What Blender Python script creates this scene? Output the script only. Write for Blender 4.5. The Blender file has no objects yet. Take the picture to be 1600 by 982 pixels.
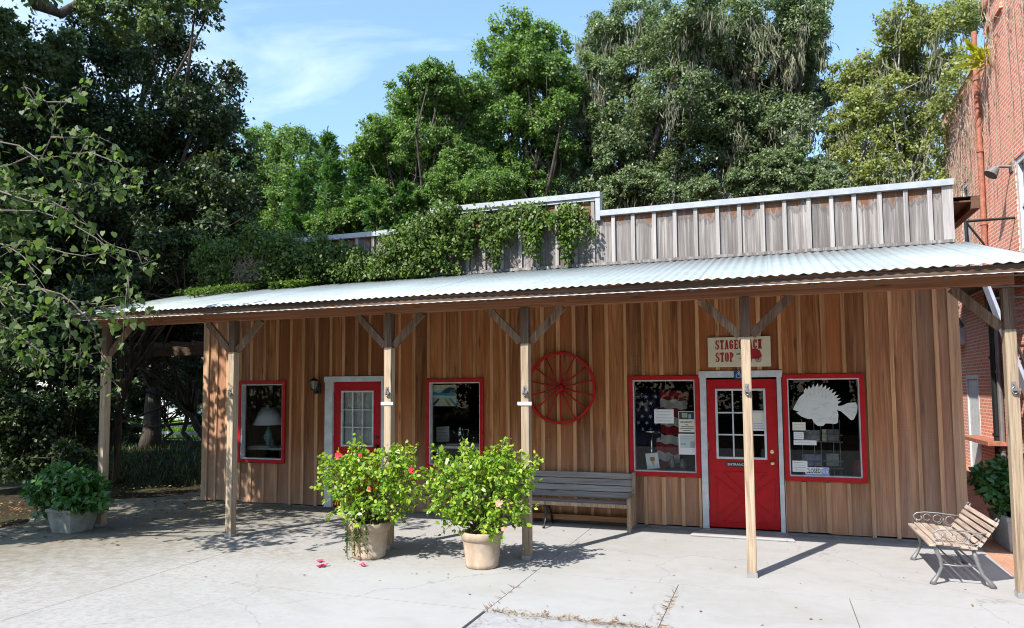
import bpy, math, random
import numpy as np
from mathutils import Vector, Matrix
rad = math.radians
SC = bpy.context.scene
COL = SC.collection
RNG = random.Random(7)

# ------------------------------------------------------------------ camera
FPX, CX, CY = 1126.683, 800.0, 531.79
YAW, PIT, ROL = rad(19.696849), rad(3.869998), rad(-0.400135)
CAM = np.array([0.0, -10.2918, 1.94495])
_f = np.array([-math.sin(YAW)*math.cos(PIT), math.cos(YAW)*math.cos(PIT), math.sin(PIT)])
_r = np.array([math.cos(YAW), math.sin(YAW), 0.0])
_u = np.cross(_r, _f)
_r, _u = math.cos(ROL)*_r + math.sin(ROL)*_u, -math.sin(ROL)*_r + math.cos(ROL)*_u
def at(px, py, y):
    """point of the plane y = const seen at a measured spot of the photograph (survey helper)"""
    d = _r*((px-CX)/FPX) - _u*((py-CY)/FPX) + _f
    t = (y-CAM[1])/d[1]
    return Vector(CAM + t*d)
def depth(p):
    return float(np.dot(np.array(p)-CAM, _f))
cd = bpy.data.cameras.new("camera"); cam = bpy.data.objects.new("camera", cd); COL.objects.link(cam)
M = Matrix(((_r[0], _u[0], -_f[0], CAM[0]), (_r[1], _u[1], -_f[1], CAM[1]), (_r[2], _u[2], -_f[2], CAM[2]), (0, 0, 0, 1)))
cam.matrix_world = M
cd.sensor_width = 36; cd.sensor_fit = 'HORIZONTAL'; cd.lens = FPX/1600*36; cd.shift_y = (CY-491)/1600
cd.clip_start = 0.05; cd.clip_end = 1500
SC.camera = cam

# ------------------------------------------------------------------ mesh builder
OFF = {}
def off(o):
    return OFF.get(o.name, Vector((0, 0, 0))) if o is not None else Vector((0, 0, 0))
class MB:
    def __init__(s): s.v = []; s.f = []; s.m = []; s.r = []
    def _add(s, vs, fs, mi=0, rnd=None):
        b = len(s.v); rnd = RNG.random() if rnd is None else rnd
        s.v += [tuple(v) for v in vs]; s.r += [rnd]*len(vs)
        s.f += [tuple(b+i for i in f) for f in fs]; s.m += [mi]*len(fs)
    def box(s, x0, x1, y0, y1, z0, z1, mi=0, rnd=None):
        vs = [(x0,y0,z0),(x1,y0,z0),(x1,y1,z0),(x0,y1,z0),(x0,y0,z1),(x1,y0,z1),(x1,y1,z1),(x0,y1,z1)]
        s._add(vs, [(0,3,2,1),(4,5,6,7),(0,1,5,4),(1,2,6,5),(2,3,7,6),(3,0,4,7)], mi, rnd); return s
    def bar(s, a, b, w, h, up=(0,0,1), mi=0, rnd=None):
        a, b = Vector(a), Vector(b); d = (b-a).normalized(); up = Vector(up)
        sd = d.cross(up).normalized(); u = sd.cross(d).normalized()
        vs = [p + sd*(w/2*i) + u*(h/2*j) for p in (a, b) for i, j in ((-1,-1),(1,-1),(1,1),(-1,1))]
        s._add(vs, [(0,3,2,1),(4,5,6,7),(0,1,5,4),(1,2,6,5),(2,3,7,6),(3,0,4,7)], mi, rnd); return s
    def tube(s, pts, rs, n=8, mi=0, rnd=None, cap=True, closed=False):
        pts = [Vector(p) for p in pts]
        if not hasattr(rs, '__len__'): rs = [rs]*len(pts)
        L = len(pts); vs = []; ref = None
        for i, p in enumerate(pts):
            if closed: d = pts[(i+1) % L]-pts[i-1]
            else: d = pts[min(i+1, L-1)]-pts[max(i-1, 0)]
            d = d.normalized() if d.length > 1e-9 else Vector((0,0,1))
            if ref is None: ref = Vector((0,0,1)) if abs(d.z) < .9 else Vector((1,0,0))
            a = d.cross(ref).normalized(); b = a.cross(d).normalized(); ref = b if abs(b.dot(d)) < .5 else ref
            for k in range(n):
                t = 2*math.pi*k/n; vs.append(p + a*(rs[i]*math.cos(t)) + b*(rs[i]*math.sin(t)))
        fs = []
        for i in range(L if closed else L-1):
            j = (i+1) % L
            for k in range(n):
                fs.append((i*n+k, j*n+k, j*n+(k+1) % n, i*n+(k+1) % n))
        if cap and not closed: fs += [tuple(range(n)), tuple((L-1)*n+k for k in reversed(range(n)))]
        s._add(vs, fs, mi, rnd); return s
    def lathe(s, prof, c, n=32, mi=0, rnd=None, closed=False):
        vs = []; fs = []; c = Vector(c); L = len(prof)
        for r, z in prof:
            for k in range(n):
                t = 2*math.pi*k/n; vs.append(c+Vector((r*math.cos(t), r*math.sin(t), z)))
        for i in range(L if closed else L-1):
            j = (i+1) % L
            for k in range(n): fs.append((i*n+k, i*n+(k+1) % n, j*n+(k+1) % n, j*n+k))
        if not closed: fs += [tuple(reversed(range(n))), tuple((L-1)*n+k for k in range(n))]
        s._add(vs, fs, mi, rnd); return s
    def prism(s, poly, o, ax, ay, th, mi=0, rnd=None):
        """polygon in plane o+ax*u+ay*v, thickness th along ax x ay"""
        o, ax, ay = Vector(o), Vector(ax), Vector(ay); nz = ax.cross(ay).normalized()
        n = len(poly); vs = [o+ax*p[0]+ay*p[1] for p in poly]+[o+ax*p[0]+ay*p[1]+nz*th for p in poly]
        fs = [tuple(reversed(range(n))), tuple(range(n, 2*n))]+[(i, (i+1) % n, n+(i+1) % n, n+i) for i in range(n)]
        s._add(vs, fs, mi, rnd); return s
    def quad(s, a, b, c, d, mi=0, rnd=None):
        s._add([a, b, c, d], [(0,1,2,3)], mi, rnd); return s
    def build(s, name, mats, parent=None, smooth=False, bevel=0):
        if not isinstance(mats, (list, tuple)): mats = [mats]
        of = off(parent); me = bpy.data.meshes.new(name)
        me.from_pydata([tuple(Vector(v)-of) for v in s.v], [], s.f)
        for m in mats: me.materials.append(m)
        me.polygons.foreach_set('material_index', s.m)
        if smooth: me.polygons.foreach_set('use_smooth', [True]*len(s.f))
        a = me.attributes.new('rnd', 'FLOAT', 'POINT'); a.data.foreach_set('value', s.r)
        me.update()
        o = bpy.data.objects.new(name, me); COL.objects.link(o)
        if parent is not None: o.parent = parent; OFF[o.name] = off(parent)
        if bevel:
            md = o.modifiers.new('bevel', 'BEVEL'); md.width = bevel; md.segments = 2; md.limit_method = 'ANGLE'
        return o
def thing(name, label, cat, loc=(0,0,0), group=None):
    o = bpy.data.objects.new(name, None); COL.objects.link(o); o.empty_display_size = .1
    o.location = loc; OFF[o.name] = Vector(loc); o['label'] = label; o['category'] = cat
    if group: o['group'] = group
    return o
def tag(o, label, cat, group=None):
    o['label'] = label; o['category'] = cat
    if group: o['group'] = group
    return o
def struct(o): o['kind'] = 'structure'; return o
def stuff(o): o['kind'] = 'stuff'; return o
def dup(root, loc, label=None, rotz=0, scale=1.0):
    r = root.copy(); COL.objects.link(r); r.location = loc; r.rotation_euler = (0, 0, rotz); r.scale = (scale,)*3
    if label: r['label'] = label
    for ch in list(root.children):
        c = ch.copy(); COL.objects.link(c); c.parent = r
        for g in list(ch.children):
            d = g.copy(); COL.objects.link(d); d.parent = c
    return r
def poly_mesh(name, V, nper, mat, parent=None, rnd=None):
    """fast mesh of many separate n-gons: V is (N*nper, 3)"""
    of = np.array(off(parent)); V = np.asarray(V, dtype=np.float32)-of.astype(np.float32)
    nv = len(V); nf = nv//nper; me = bpy.data.meshes.new(name)
    me.vertices.add(nv); me.vertices.foreach_set('co', V.astype(np.float32).ravel())
    me.loops.add(nv); me.loops.foreach_set('vertex_index', np.arange(nv, dtype=np.int32))
    me.polygons.add(nf); me.polygons.foreach_set('loop_start', np.arange(0, nv, nper, dtype=np.int32))
    me.materials.append(mat); me.update(calc_edges=True)
    o = bpy.data.objects.new(name, me); COL.objects.link(o)
    if parent is not None: o.parent = parent; OFF[o.name] = off(parent)
    return o
def unit(a): return a/np.maximum(np.linalg.norm(a, axis=-1, keepdims=True), 1e-9)
KITE = np.array([[0,0,0],[.32,.42,.05],[0,1,-.08],[-.32,.42,.05]])
OVAL = np.array([[0,0,0],[.27,.3,.06],[.25,.65,.04],[0,1,-.12],[-.25,.65,.04],[-.27,.3,.06]])
HEART = np.array([[0,.06,0],[.22,-.06,.05],[.46,.14,.08],[.44,.46,.06],[.2,.82,0],[0,1.02,-.1],[-.2,.82,0],[-.44,.46,.06],[-.46,.14,.08],[-.22,-.06,.05]])
BLADE = np.array([[-.04,0,0],[.04,0,0],[.03,.6,.06],[0,1,.2],[-.03,.6,.06]])
def leaves(C, D, Nn, S, T):
    D = unit(D); Nn = unit(Nn-D*np.sum(Nn*D, -1, keepdims=True)); X = np.cross(Nn, D)
    V = C[:, None, :] + S[:, None, None]*(T[None, :, 0, None]*X[:, None, :]+T[None, :, 1, None]*D[:, None, :]+T[None, :, 2, None]*Nn[:, None, :])
    return V.reshape(-1, 3)
def blob_leaves(blobs, n, size, rs, T=KITE, sub=.36, up=.45, droop=.3, k=1.0, flat=.75):
    """leaf clumps spread over a set of (centre, radius) blobs"""
    w = np.array([b[1]**2 for b in blobs]); w = w/w.sum(); P = []; O = []
    for (c, r), ww in zip(blobs, w):
        m = max(8, int(40*k)); nb = max(12, int(n*ww)); c = np.array(c)
        sd = unit(rs.normal(size=(m, 3))); sd[:, 2] = sd[:, 2]*.9+.08; sd = unit(sd)
        sc = c + sd*r*rs.uniform(.5, 1.0, (m, 1))*np.array([1, 1, .92]); sr = r*sub*.72*rs.uniform(.5, 1.35, m)
        idx = rs.integers(0, m, nb); d = unit(rs.normal(size=(nb, 3)))
        q = rs.uniform(0, 1, (nb, 1))**.5*np.where(rs.uniform(0, 1, (nb, 1)) < .22, rs.uniform(1, 1.9, (nb, 1)), 1)
        p = sc[idx] + d*q*sr[idx][:, None]*np.array([1, 1, flat])
        P.append(p); O.append(unit(d+.5*sd[idx]))
    P = np.concatenate(P); O = np.concatenate(O); N = len(P)
    nn = O*.6+np.array([-.28, -.6, .74])*(up*2.0)+rs.normal(size=(N, 3))*.5
    dd = O*.6+rs.normal(size=(N, 3))*.8-np.array([0, 0, droop])
    return leaves(P, dd, nn, size*rs.uniform(.55, 1.4, N), T)

# ------------------------------------------------------------------ materials
def newmat(name):
    m = bpy.data.materials.new(name); m.use_nodes = True; nt = m.node_tree; nt.nodes.clear()
    out = nt.nodes.new('ShaderNodeOutputMaterial'); return m, nt, out
def nd(nt, typ, ins=None, **props):
    n = nt.nodes.new(typ)
    for k, v in props.items(): setattr(n, k, v)
    for k, v in (ins or {}).items():
        if isinstance(v, bpy.types.NodeSocket): nt.links.new(v, n.inputs[k])
        else:
            if isinstance(v, (tuple, list)) and len(v) == 3 and n.inputs[k].type == 'RGBA': v = (*v, 1)
            n.inputs[k].default_value = v
    return n
def mth(nt, op, a, b=0.0, c=None, clamp=False):
    ins = {0: a, 1: b}
    if c is not None: ins[2] = c
    n = nd(nt, 'ShaderNodeMath', ins, operation=op); n.use_clamp = clamp; return n.outputs[0]
def ramp(nt, fac, stops, interp='LINEAR'):
    n = nd(nt, 'ShaderNodeValToRGB', {'Fac': fac}); cr = n.color_ramp; cr.interpolation = interp
    while len(cr.elements) < len(stops): cr.elements.new(.5)
    for e, (p, c) in zip(cr.elements, stops): e.position = p; e.color = (*c, 1) if len(c) == 3 else c
    return n.outputs[0]
def mix(nt, fac, a, b, mode='MIX'):
    n = nd(nt, 'ShaderNodeMix', data_type='RGBA', blend_type=mode)
    for k, v in ((0, fac), (6, a), (7, b)):
        if isinstance(v, bpy.types.NodeSocket): nt.links.new(v, n.inputs[k])
        else: n.inputs[k].default_value = (*v, 1) if isinstance(v, tuple) and len(v) == 3 else v
    return n.outputs[2]
def vec(nt, src, scale, offs=(0,0,0)):
    n = nd(nt, 'ShaderNodeMapping', {'Vector': src, 'Scale': scale, 'Location': offs}); return n.outputs[0]
def noise(nt, v, scale, detail=4, rough=.55, dist=0.0):
    return nd(nt, 'ShaderNodeTexNoise', {'Vector': v, 'Scale': scale, 'Detail': detail, 'Roughness': rough, 'Distortion': dist}).outputs[0]
def objco(nt): return nd(nt, 'ShaderNodeTexCoord').outputs['Object']
def bsdf(nt, out, col, rough=.6, spec=.3, metal=0.0, bump=None, bstr=.3, bdist=.01):
    p = nd(nt, 'ShaderNodeBsdfPrincipled', {'Base Color': col, 'Roughness': rough, 'Specular IOR Level': spec, 'Metallic': metal})
    if bump is not None:
        b = nd(nt, 'ShaderNodeBump', {'Height': bump, 'Strength': bstr, 'Distance': bdist}); nt.links.new(b.outputs[0], p.inputs['Normal'])
    nt.links.new(p.outputs[0], out.inputs['Surface']); return p
def plain(name, col, rough=.5, spec=.4, metal=0.0, var=.15, scale=6.0):
    m, nt, out = newmat(name); co = objco(nt)
    n = noise(nt, co, scale, 5, .6); c = mix(nt, ramp(nt, n, [(.3, (0,0,0)), (.7, (1,1,1))]), tuple(x*(1-var) for x in col), tuple(min(1, x*(1+var)) for x in col))
    bsdf(nt, out, c, rough, spec, metal, n, .15, .004); return m
def wood(name, dark, mid, light, axis='z', across=16, along=.9, rough=.75, tone=.35, grey=None, knots=True, red=None, bstr=.5, streak=.5):
    m, nt, out = newmat(name); co = objco(nt)
    rn = nd(nt, 'ShaderNodeAttribute', attribute_name='rnd').outputs['Fac']
    oi = nd(nt, 'ShaderNodeObjectInfo').outputs['Random']
    sh = mth(nt, 'ADD', mth(nt, 'MULTIPLY', rn, 47.0), mth(nt, 'MULTIPLY', oi, 23.0))
    cmb = nd(nt, 'ShaderNodeCombineXYZ', {0: sh, 1: mth(nt, 'MULTIPLY', sh, 1.7), 2: mth(nt, 'MULTIPLY', sh, .6)}).outputs[0]
    pv = nd(nt, 'ShaderNodeVectorMath', {0: co, 1: cmb}, operation='ADD').outputs[0]
    s = {'x': (along, across, across), 'y': (across, along, across), 'z': (across, across, along)}[axis]
    s2 = tuple(x*5 if x == across else x*2.2 for x in s)
    g1 = noise(nt, vec(nt, pv, s), 1.0, 7, .62, .9); g2 = noise(nt, vec(nt, pv, s2), 1.0, 4, .6, .3)
    g = mth(nt, 'ADD', mth(nt, 'MULTIPLY', g1, .68), mth(nt, 'MULTIPLY', g2, .32))
    c = ramp(nt, g, [(.32, dark), (.5, mid), (.67, light)])
    if red is not None: c = mix(nt, ramp(nt, noise(nt, vec(nt, pv, tuple(x*.12 for x in s)), 1.0, 3), [(.42, (0,0,0)), (.68, (.8,.8,.8))]), c, red)
    if knots:
        sk = {'x': (1.6, 9, 9), 'y': (9, 1.6, 9), 'z': (7, 7, 1.3)}[axis]
        vo = nd(nt, 'ShaderNodeTexVoronoi', {'Vector': vec(nt, pv, sk), 'Scale': 1.0, 'Randomness': 1.0}).outputs['Distance']
        c = mix(nt, ramp(nt, vo, [(.05, (.85,.85,.85)), (.17, (0,0,0))]), c, tuple(x*.32 for x in mid))
    tv = mth(nt, 'ADD', mth(nt, 'MULTIPLY', mth(nt, 'FRACT', mth(nt, 'MULTIPLY', rn, 7.31)), tone*2), 1-tone)
    c = mix(nt, 1.0, c, nd(nt, 'ShaderNodeCombineColor', {0: tv, 1: tv, 2: tv}).outputs[0], 'MULTIPLY')
    if grey is not None: c = grey(nt, co, pv, c, g)
    bsdf(nt, out, c, rough, .2, 0, g, bstr, .006); return m
def sep(nt, co): return nd(nt, 'ShaderNodeSeparateXYZ', {0: co}).outputs
def wall_weather_bounce(nt, co, pv, c, g):
    z = sep(nt, co)[2]; n = noise(nt, vec(nt, pv, (5, 5, .8)), 1.0, 5, .65)
    low = mth(nt, 'SUBTRACT', 1.0, mth(nt, 'DIVIDE', z, 1.5))  # lower boards weather paler, with light bounced off the ground painted in too
    f = mth(nt, 'MULTIPLY', mth(nt, 'ADD', mth(nt, 'MULTIPLY', low, .65), mth(nt, 'SUBTRACT', n, .56), clamp=True), .75, clamp=True)
    c = mix(nt, f, c, mix(nt, g, (.24,.148,.098), (.70,.54,.415)))
    # rain-faded ends of the facade and saw marks across the boards
    x = sep(nt, co)[0]
    e = mth(nt, 'MULTIPLY', ramp(nt, mth(nt, 'ABSOLUTE', mth(nt, 'ADD', mth(nt, 'ADD', x, 3.65), mth(nt, 'MULTIPLY', mth(nt, 'SUBTRACT', n, .5), 1.2))), [(0, (0,0,0)), (1, (1,1,1))]), 1.0)
    xe = mth(nt, 'MULTIPLY', mth(nt, 'SUBTRACT', mth(nt, 'ABSOLUTE', mth(nt, 'ADD', x, 3.65)), 4.5), .42, clamp=True)
    c = mix(nt, mth(nt, 'MULTIPLY', xe, mth(nt, 'ADD', n, .15), clamp=True), c, mix(nt, g, (.24,.155,.105), (.72,.57,.45)))
    sw = nd(nt, 'ShaderNodeTexWave', {'Vector': vec(nt, pv, (.8, .8, 14)), 'Scale': 1.0, 'Distortion': 9.0, 'Detail': 3.0}, bands_direction='Z').outputs['Fac']
    c = mix(nt, mth(nt, 'MULTIPLY', mth(nt, 'MULTIPLY', sw, ramp(nt, noise(nt, pv, 1.3, 2), [(.56, (0,0,0)), (.68, (1,1,1))])), .10), c, (.5,.36,.25))
    return c
def parapet_weather(nt, co, pv, c, g):
    z = sep(nt, co)[2]; n = noise(nt, vec(nt, pv, (9, 9, 2.0)), 1.0, 5, .7)
    st = noise(nt, vec(nt, pv, (26, 26, .7)), 1.0, 5, .65)
    c = mix(nt, ramp(nt, st, [(.42, (0,0,0)), (.66, (.9,.9,.9))]), c, (.13,.115,.115))
    dz = mth(nt, 'ADD', mth(nt, 'MULTIPLY', mth(nt, 'SUBTRACT', z, 4.27), 6.0), mth(nt, 'MULTIPLY', mth(nt, 'SUBTRACT', n, .5), 4.0))
    c = mix(nt, ramp(nt, dz, [(.0, (0,0,0)), (.25, (.75,.75,.75)), (.55, (.0,.0,.0))]), c, (.09,.075,.07))
    c = mix(nt, ramp(nt, dz, [(.4, (0,0,0)), (.8, (1,1,1))]), c, mix(nt, g, (.10,.043,.023), (.26,.125,.066)))
    return c
W_WALL = wood('wall_wood', (.085,.029,.010), (.285,.112,.041), (.49,.232,.096), 'z', 13, .7, tone=.32, grey=wall_weather_bounce, red=(.31,.10,.034))
W_BATT = wood('batten_wood', (.28,.128,.055), (.50,.255,.115), (.67,.40,.205), 'z', 20, .9, tone=.22, grey=wall_weather_bounce)
W_PARA = wood('parapet_wood', (.10,.086,.082), (.235,.215,.205), (.44,.42,.40), 'z', 15, .7, tone=.26, grey=parapet_weather, knots=False)
W_PARAB = wood('parapet_batten_wood', (.18,.165,.16), (.34,.32,.31), (.46,.44,.425), 'z', 22, .8, tone=.16, knots=False)
W_POST = wood('post_wood', (.17,.12,.078), (.37,.285,.2), (.48,.395,.295), 'z', 24, 1.3, tone=.12, bstr=.4)
W_POST_SHADED = wood('post_top_shaded_wood', (.055,.035,.025), (.125,.08,.055), (.23,.16,.115), 'z', 26, 1.2, tone=.12)  # darker brown of the upper posts, with the eave shade painted in
W_BRACE = wood('brace_wood', (.07,.04,.026), (.17,.105,.066), (.30,.21,.145), 'z', 22, 2.5, tone=.2)
W_BEAM = wood('beam_wood', (.14,.055,.028), (.27,.115,.058), (.38,.19,.10), 'x', 22, .5, tone=.1)
W_FASC = wood('fascia_wood', (.04,.028,.02), (.10,.062,.042), (.19,.13,.09), 'x', 40, .5, tone=.15)
W_GREY = wood('bench_grey_wood', (.19,.165,.15), (.35,.315,.29), (.48,.445,.41), 'x', 26, 1.0, tone=.18)
W_OLD = wood('old_pew_wood', (.16,.10,.06), (.36,.25,.17), (.55,.43,.31), 'z', 22, 1.4, tone=.15)
W_ORNG = wood('stretcher_wood', (.22,.11,.05), (.38,.2,.1), (.5,.29,.16), 'x', 24, 1.0, tone=.1)
W_SLAT = wood('slat_wood', (.22,.16,.13), (.42,.34,.28), (.58,.50,.44), 'y', 30, 1.6, tone=.22)
def paint(name, col, rough=.38, spec=.45, chips=None, amt=.03):
    m, nt, out = newmat(name); co = objco(nt); n = noise(nt, co, 9, 6, .65); n2 = noise(nt, co, 55, 3)
    c = mix(nt, ramp(nt, n, [(.35, (0,0,0)), (.7, (1,1,1))]), tuple(x*.82 for x in col), tuple(min(1, x*1.1) for x in col))
    if chips: c = mix(nt, ramp(nt, mth(nt, 'ADD', mth(nt, 'MULTIPLY', noise(nt, co, 22, 5, .7), .75), mth(nt, 'MULTIPLY', n, .25)), [(.70-amt, (0,0,0)), (.71-amt, (1,1,1))]), c, chips)
    bsdf(nt, out, c, rough, spec, 0, n2, .12, .003); return m
RED = paint('red_paint', (.46,.010,.014), .5, .22, (.30,.02,.02), .03)
REDD = paint('red_door_paint', (.46,.005,.009), .42, .25, (.72,.62,.6), .022)
WHITE = paint('white_paint', (.62,.63,.65), .5, .35)
CAPM = paint('cap_metal', (.38,.405,.44), .45, .5)
BLACK = plain('black_iron', (.012,.012,.013), .45, .5)
BRONZE = plain('dark_bronze', (.035,.028,.022), .4, .5, .6)
IRON = plain('grey_iron', (.23,.23,.235), .5, .5, .5)
GALV = plain('galvanised_metal', (.5,.51,.53), .4, .5, .8)
BRASS = plain('brass', (.72,.5,.2), .25, .5, 1.0)
SILVER = plain('silver', (.8,.8,.8), .15, .5, 1.0)
PAPER = plain('paper', (.74,.75,.74), .8, .2, 0, .04)
CARD = plain('cream_card', (.72,.69,.58), .8, .2, 0, .05)
INK = plain('ink', (.05,.05,.06), .7, .2)
GREYINK = plain('grey_ink', (.33,.34,.36), .8, .2)
BLUE = plain('sign_blue', (.02,.05,.22), .5, .4)
SIGN = plain('sign_cream', (.66,.60,.44), .6, .3, 0, .06)
SIGNRED = plain('sign_red', (.34,.018,.025), .6, .3)
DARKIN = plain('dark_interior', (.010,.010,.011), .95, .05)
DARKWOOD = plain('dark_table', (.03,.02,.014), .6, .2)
CLOTH = plain('table_cloth', (.35,.35,.36), .9, .1)
TEAL = plain('teal_glaze', (.16,.33,.34), .2, .6, 0, .5, 30)
SHADE = plain('lamp_shade', (.80,.85,.93), .9, .1, 0, .03)
CONC_POT = plain('concrete_pot', (.27,.28,.25), .9, .1, 0, .3, 9)
GREY_POT = plain('grey_planter', (.34,.34,.33), .85, .1, 0, .15, 9)
SOIL = plain('soil', (.035,.024,.016), .95, .1)
STEM = plain('stem', (.10,.075,.045), .8, .1)
TWIG = plain('pale_twig', (.15,.13,.11), .85, .1)
DEAD = plain('dead_vine', (.33,.27,.21), .9, .1, 0, .35)
PETAL = plain('hibiscus_red', (.75,.03,.045), .5, .3)
PINK = plain('petal_pink', (.7,.09,.16), .5, .3)
def potmat():
    m, nt, out = newmat('terracotta_tan'); co = objco(nt); n = noise(nt, vec(nt, co, (4, 4, 2)), 1.6, 6, .65)
    c = ramp(nt, n, [(.3, (.27,.20,.145)), (.5, (.39,.295,.215)), (.7, (.49,.40,.315))])
    st = noise(nt, vec(nt, co, (22, 22, 1.5)), 1, 3); c = mix(nt, ramp(nt, st, [(.6, (0,0,0)), (.75, (.5,.5,.5))]), c, (.6,.52,.44))
    bsdf(nt, out, c, .8, .2, 0, n, .2, .005); return m
POT = potmat()
def leafmat(name, cols, trans=.35, rough=.45, spec=.35, tcol=None):
    m, nt, out = newmat(name)
    r = nd(nt, 'ShaderNodeNewGeometry').outputs['Random Per Island']
    c = ramp(nt, r, [(i/(len(cols)-1), k) for i, k in enumerate(cols)])
    big = noise(nt, objco(nt), .55, 3); c = mix(nt, ramp(nt, big, [(.35, (.0,.0,.0)), (.7, (.7,.7,.7))]), c, mix(nt, 1.0, c, (1.2, 1.2, .9), 'MULTIPLY'))
    p = nd(nt, 'ShaderNodeBsdfPrincipled', {'Base Color': c, 'Roughness': rough, 'Specular IOR Level': spec})
    t = nd(nt, 'ShaderNodeBsdfTranslucent', {'Color': mix(nt, 1.0, c, tcol or (1.3, 1.5, .5), 'MULTIPLY')})
    x = nd(nt, 'ShaderNodeMixShader', {0: trans, 1: p.outputs[0], 2: t.outputs[0]}); nt.links.new(x.outputs[0], out.inputs['Surface']); return m
L_OAK = leafmat('oak_leaf', [(.055,.08,.036), (.11,.155,.068), (.155,.21,.115), (.25,.295,.21)], .4, .42, .42)
L_DARK = leafmat('dark_oak_leaf', [(.015,.03,.013), (.032,.056,.024), (.052,.085,.036), (.11,.135,.07)], .25)
L_GREEN = leafmat('green_leaf', [(.048,.10,.026), (.09,.17,.042), (.14,.235,.064), (.23,.30,.11)], .42)
L_LIME = leafmat('yellow_green_leaf', [(.12,.15,.045), (.19,.22,.07), (.25,.275,.095), (.34,.34,.16)], .42)
L_CEDAR = leafmat('cedar_leaf', [(.045,.105,.034), (.075,.165,.055), (.105,.21,.07)])
L_HIB = leafmat('hibiscus_leaf', [(.06,.13,.014), (.15,.27,.026), (.25,.385,.038), (.42,.47,.085)], .4, .35, .45)
L_RED = leafmat('redbud_leaf', [(.03,.06,.018), (.055,.10,.03), (.095,.145,.052), (.17,.215,.105)], .4, .5, .3)
L_VINE = leafmat('vine_leaf', [(.025,.055,.013), (.06,.11,.022), (.10,.16,.032), (.17,.22,.05)])
L_SHRUB = leafmat('shrub_leaf', [(.03,.09,.022), (.055,.15,.038), (.08,.195,.055)], .3, .3, .5)
L_MOSS = leafmat('spanish_moss', [(.17,.18,.135), (.25,.255,.195), (.34,.34,.265)], .3, .9, .05, (1, 1, .9))
L_DRY = leafmat('dry_leaf', [(.16,.09,.04), (.26,.16,.08), (.36,.26,.14), (.2,.13,.08)], .2, .8, .1, (1, 1, 1))
L_GRASS = leafmat('grass_blade', [(.08,.16,.03), (.13,.24,.045), (.19,.3,.07)], .4)
L_FERN = leafmat('yellow_fern', [(.3,.3,.04), (.4,.38,.06)], .4)
def bark(name, a, b):
    m, nt, out = newmat(name); co = objco(nt); n = noise(nt, vec(nt, co, (7, 7, 1.6)), 1.5, 7, .7, .6)
    bsdf(nt, out, ramp(nt, n, [(.3, a), (.7, b)]), .9, .1, 0, n, .8, .03); return m
BARK = bark('bark', (.03,.024,.02), (.13,.11,.09)); BARKL = bark('pale_bark', (.14,.12,.10), (.42,.38,.33))
def glass(name, tint=(.93,.96,.95)):
    m, nt, out = newmat(name)
    fr = nd(nt, 'ShaderNodeFresnel', {'IOR': 1.34}).outputs[0]
    t = nd(nt, 'ShaderNodeBsdfTransparent', {'Color': tint}); g = nd(nt, 'ShaderNodeBsdfGlossy', {'Color': (1,1,1), 'Roughness': .01})
    x = nd(nt, 'ShaderNodeMixShader', {0: fr, 1: t.outputs[0], 2: g.outputs[0]}); nt.links.new(x.outputs[0], out.inputs['Surface']); return m
GLASS = glass('window_glass')
def roofmat():
    m, nt, out = newmat('roof_metal'); co = objco(nt); n = noise(nt, vec(nt, co, (1.2, 3, 1)), 1.5, 6, .65)
    c = ramp(nt, n, [(.3, (.28,.325,.335)), (.55, (.335,.385,.395)), (.75, (.375,.425,.435))])
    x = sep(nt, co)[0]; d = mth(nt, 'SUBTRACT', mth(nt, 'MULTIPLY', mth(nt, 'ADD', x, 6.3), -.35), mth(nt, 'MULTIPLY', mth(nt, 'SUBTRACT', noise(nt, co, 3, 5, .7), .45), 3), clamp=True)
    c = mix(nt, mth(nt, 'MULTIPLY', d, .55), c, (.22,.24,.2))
    shn = nd(nt, 'ShaderNodeTexWhiteNoise', {'W': mth(nt, 'FLOOR', mth(nt, 'DIVIDE', x, .66))}, noise_dimensions='1D').outputs['Value']
    tn = mth(nt, 'ADD', .86, mth(nt, 'MULTIPLY', shn, .2)); c = mix(nt, 1.0, c, nd(nt, 'ShaderNodeCombineColor', {0: tn, 1: tn, 2: tn}).outputs[0], 'MULTIPLY')
    fx = mth(nt, 'FRACT', mth(nt, 'DIVIDE', x, .66)); c = mix(nt, ramp(nt, fx, [(.0, (.6,.6,.6)), (.03, (0,0,0))]), c, (.15,.17,.17))
    rs_ = noise(nt, vec(nt, co, (14, 1.2, 1)), 1.0, 4, .65); c = mix(nt, ramp(nt, rs_, [(.60, (0,0,0)), (.74, (.55,.55,.55))]), c, (.30,.24,.19))
    bsdf(nt, out, c, .5, .3, .1, noise(nt, co, 40, 2), .05, .004); return m
ROOFM = roofmat()
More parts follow.
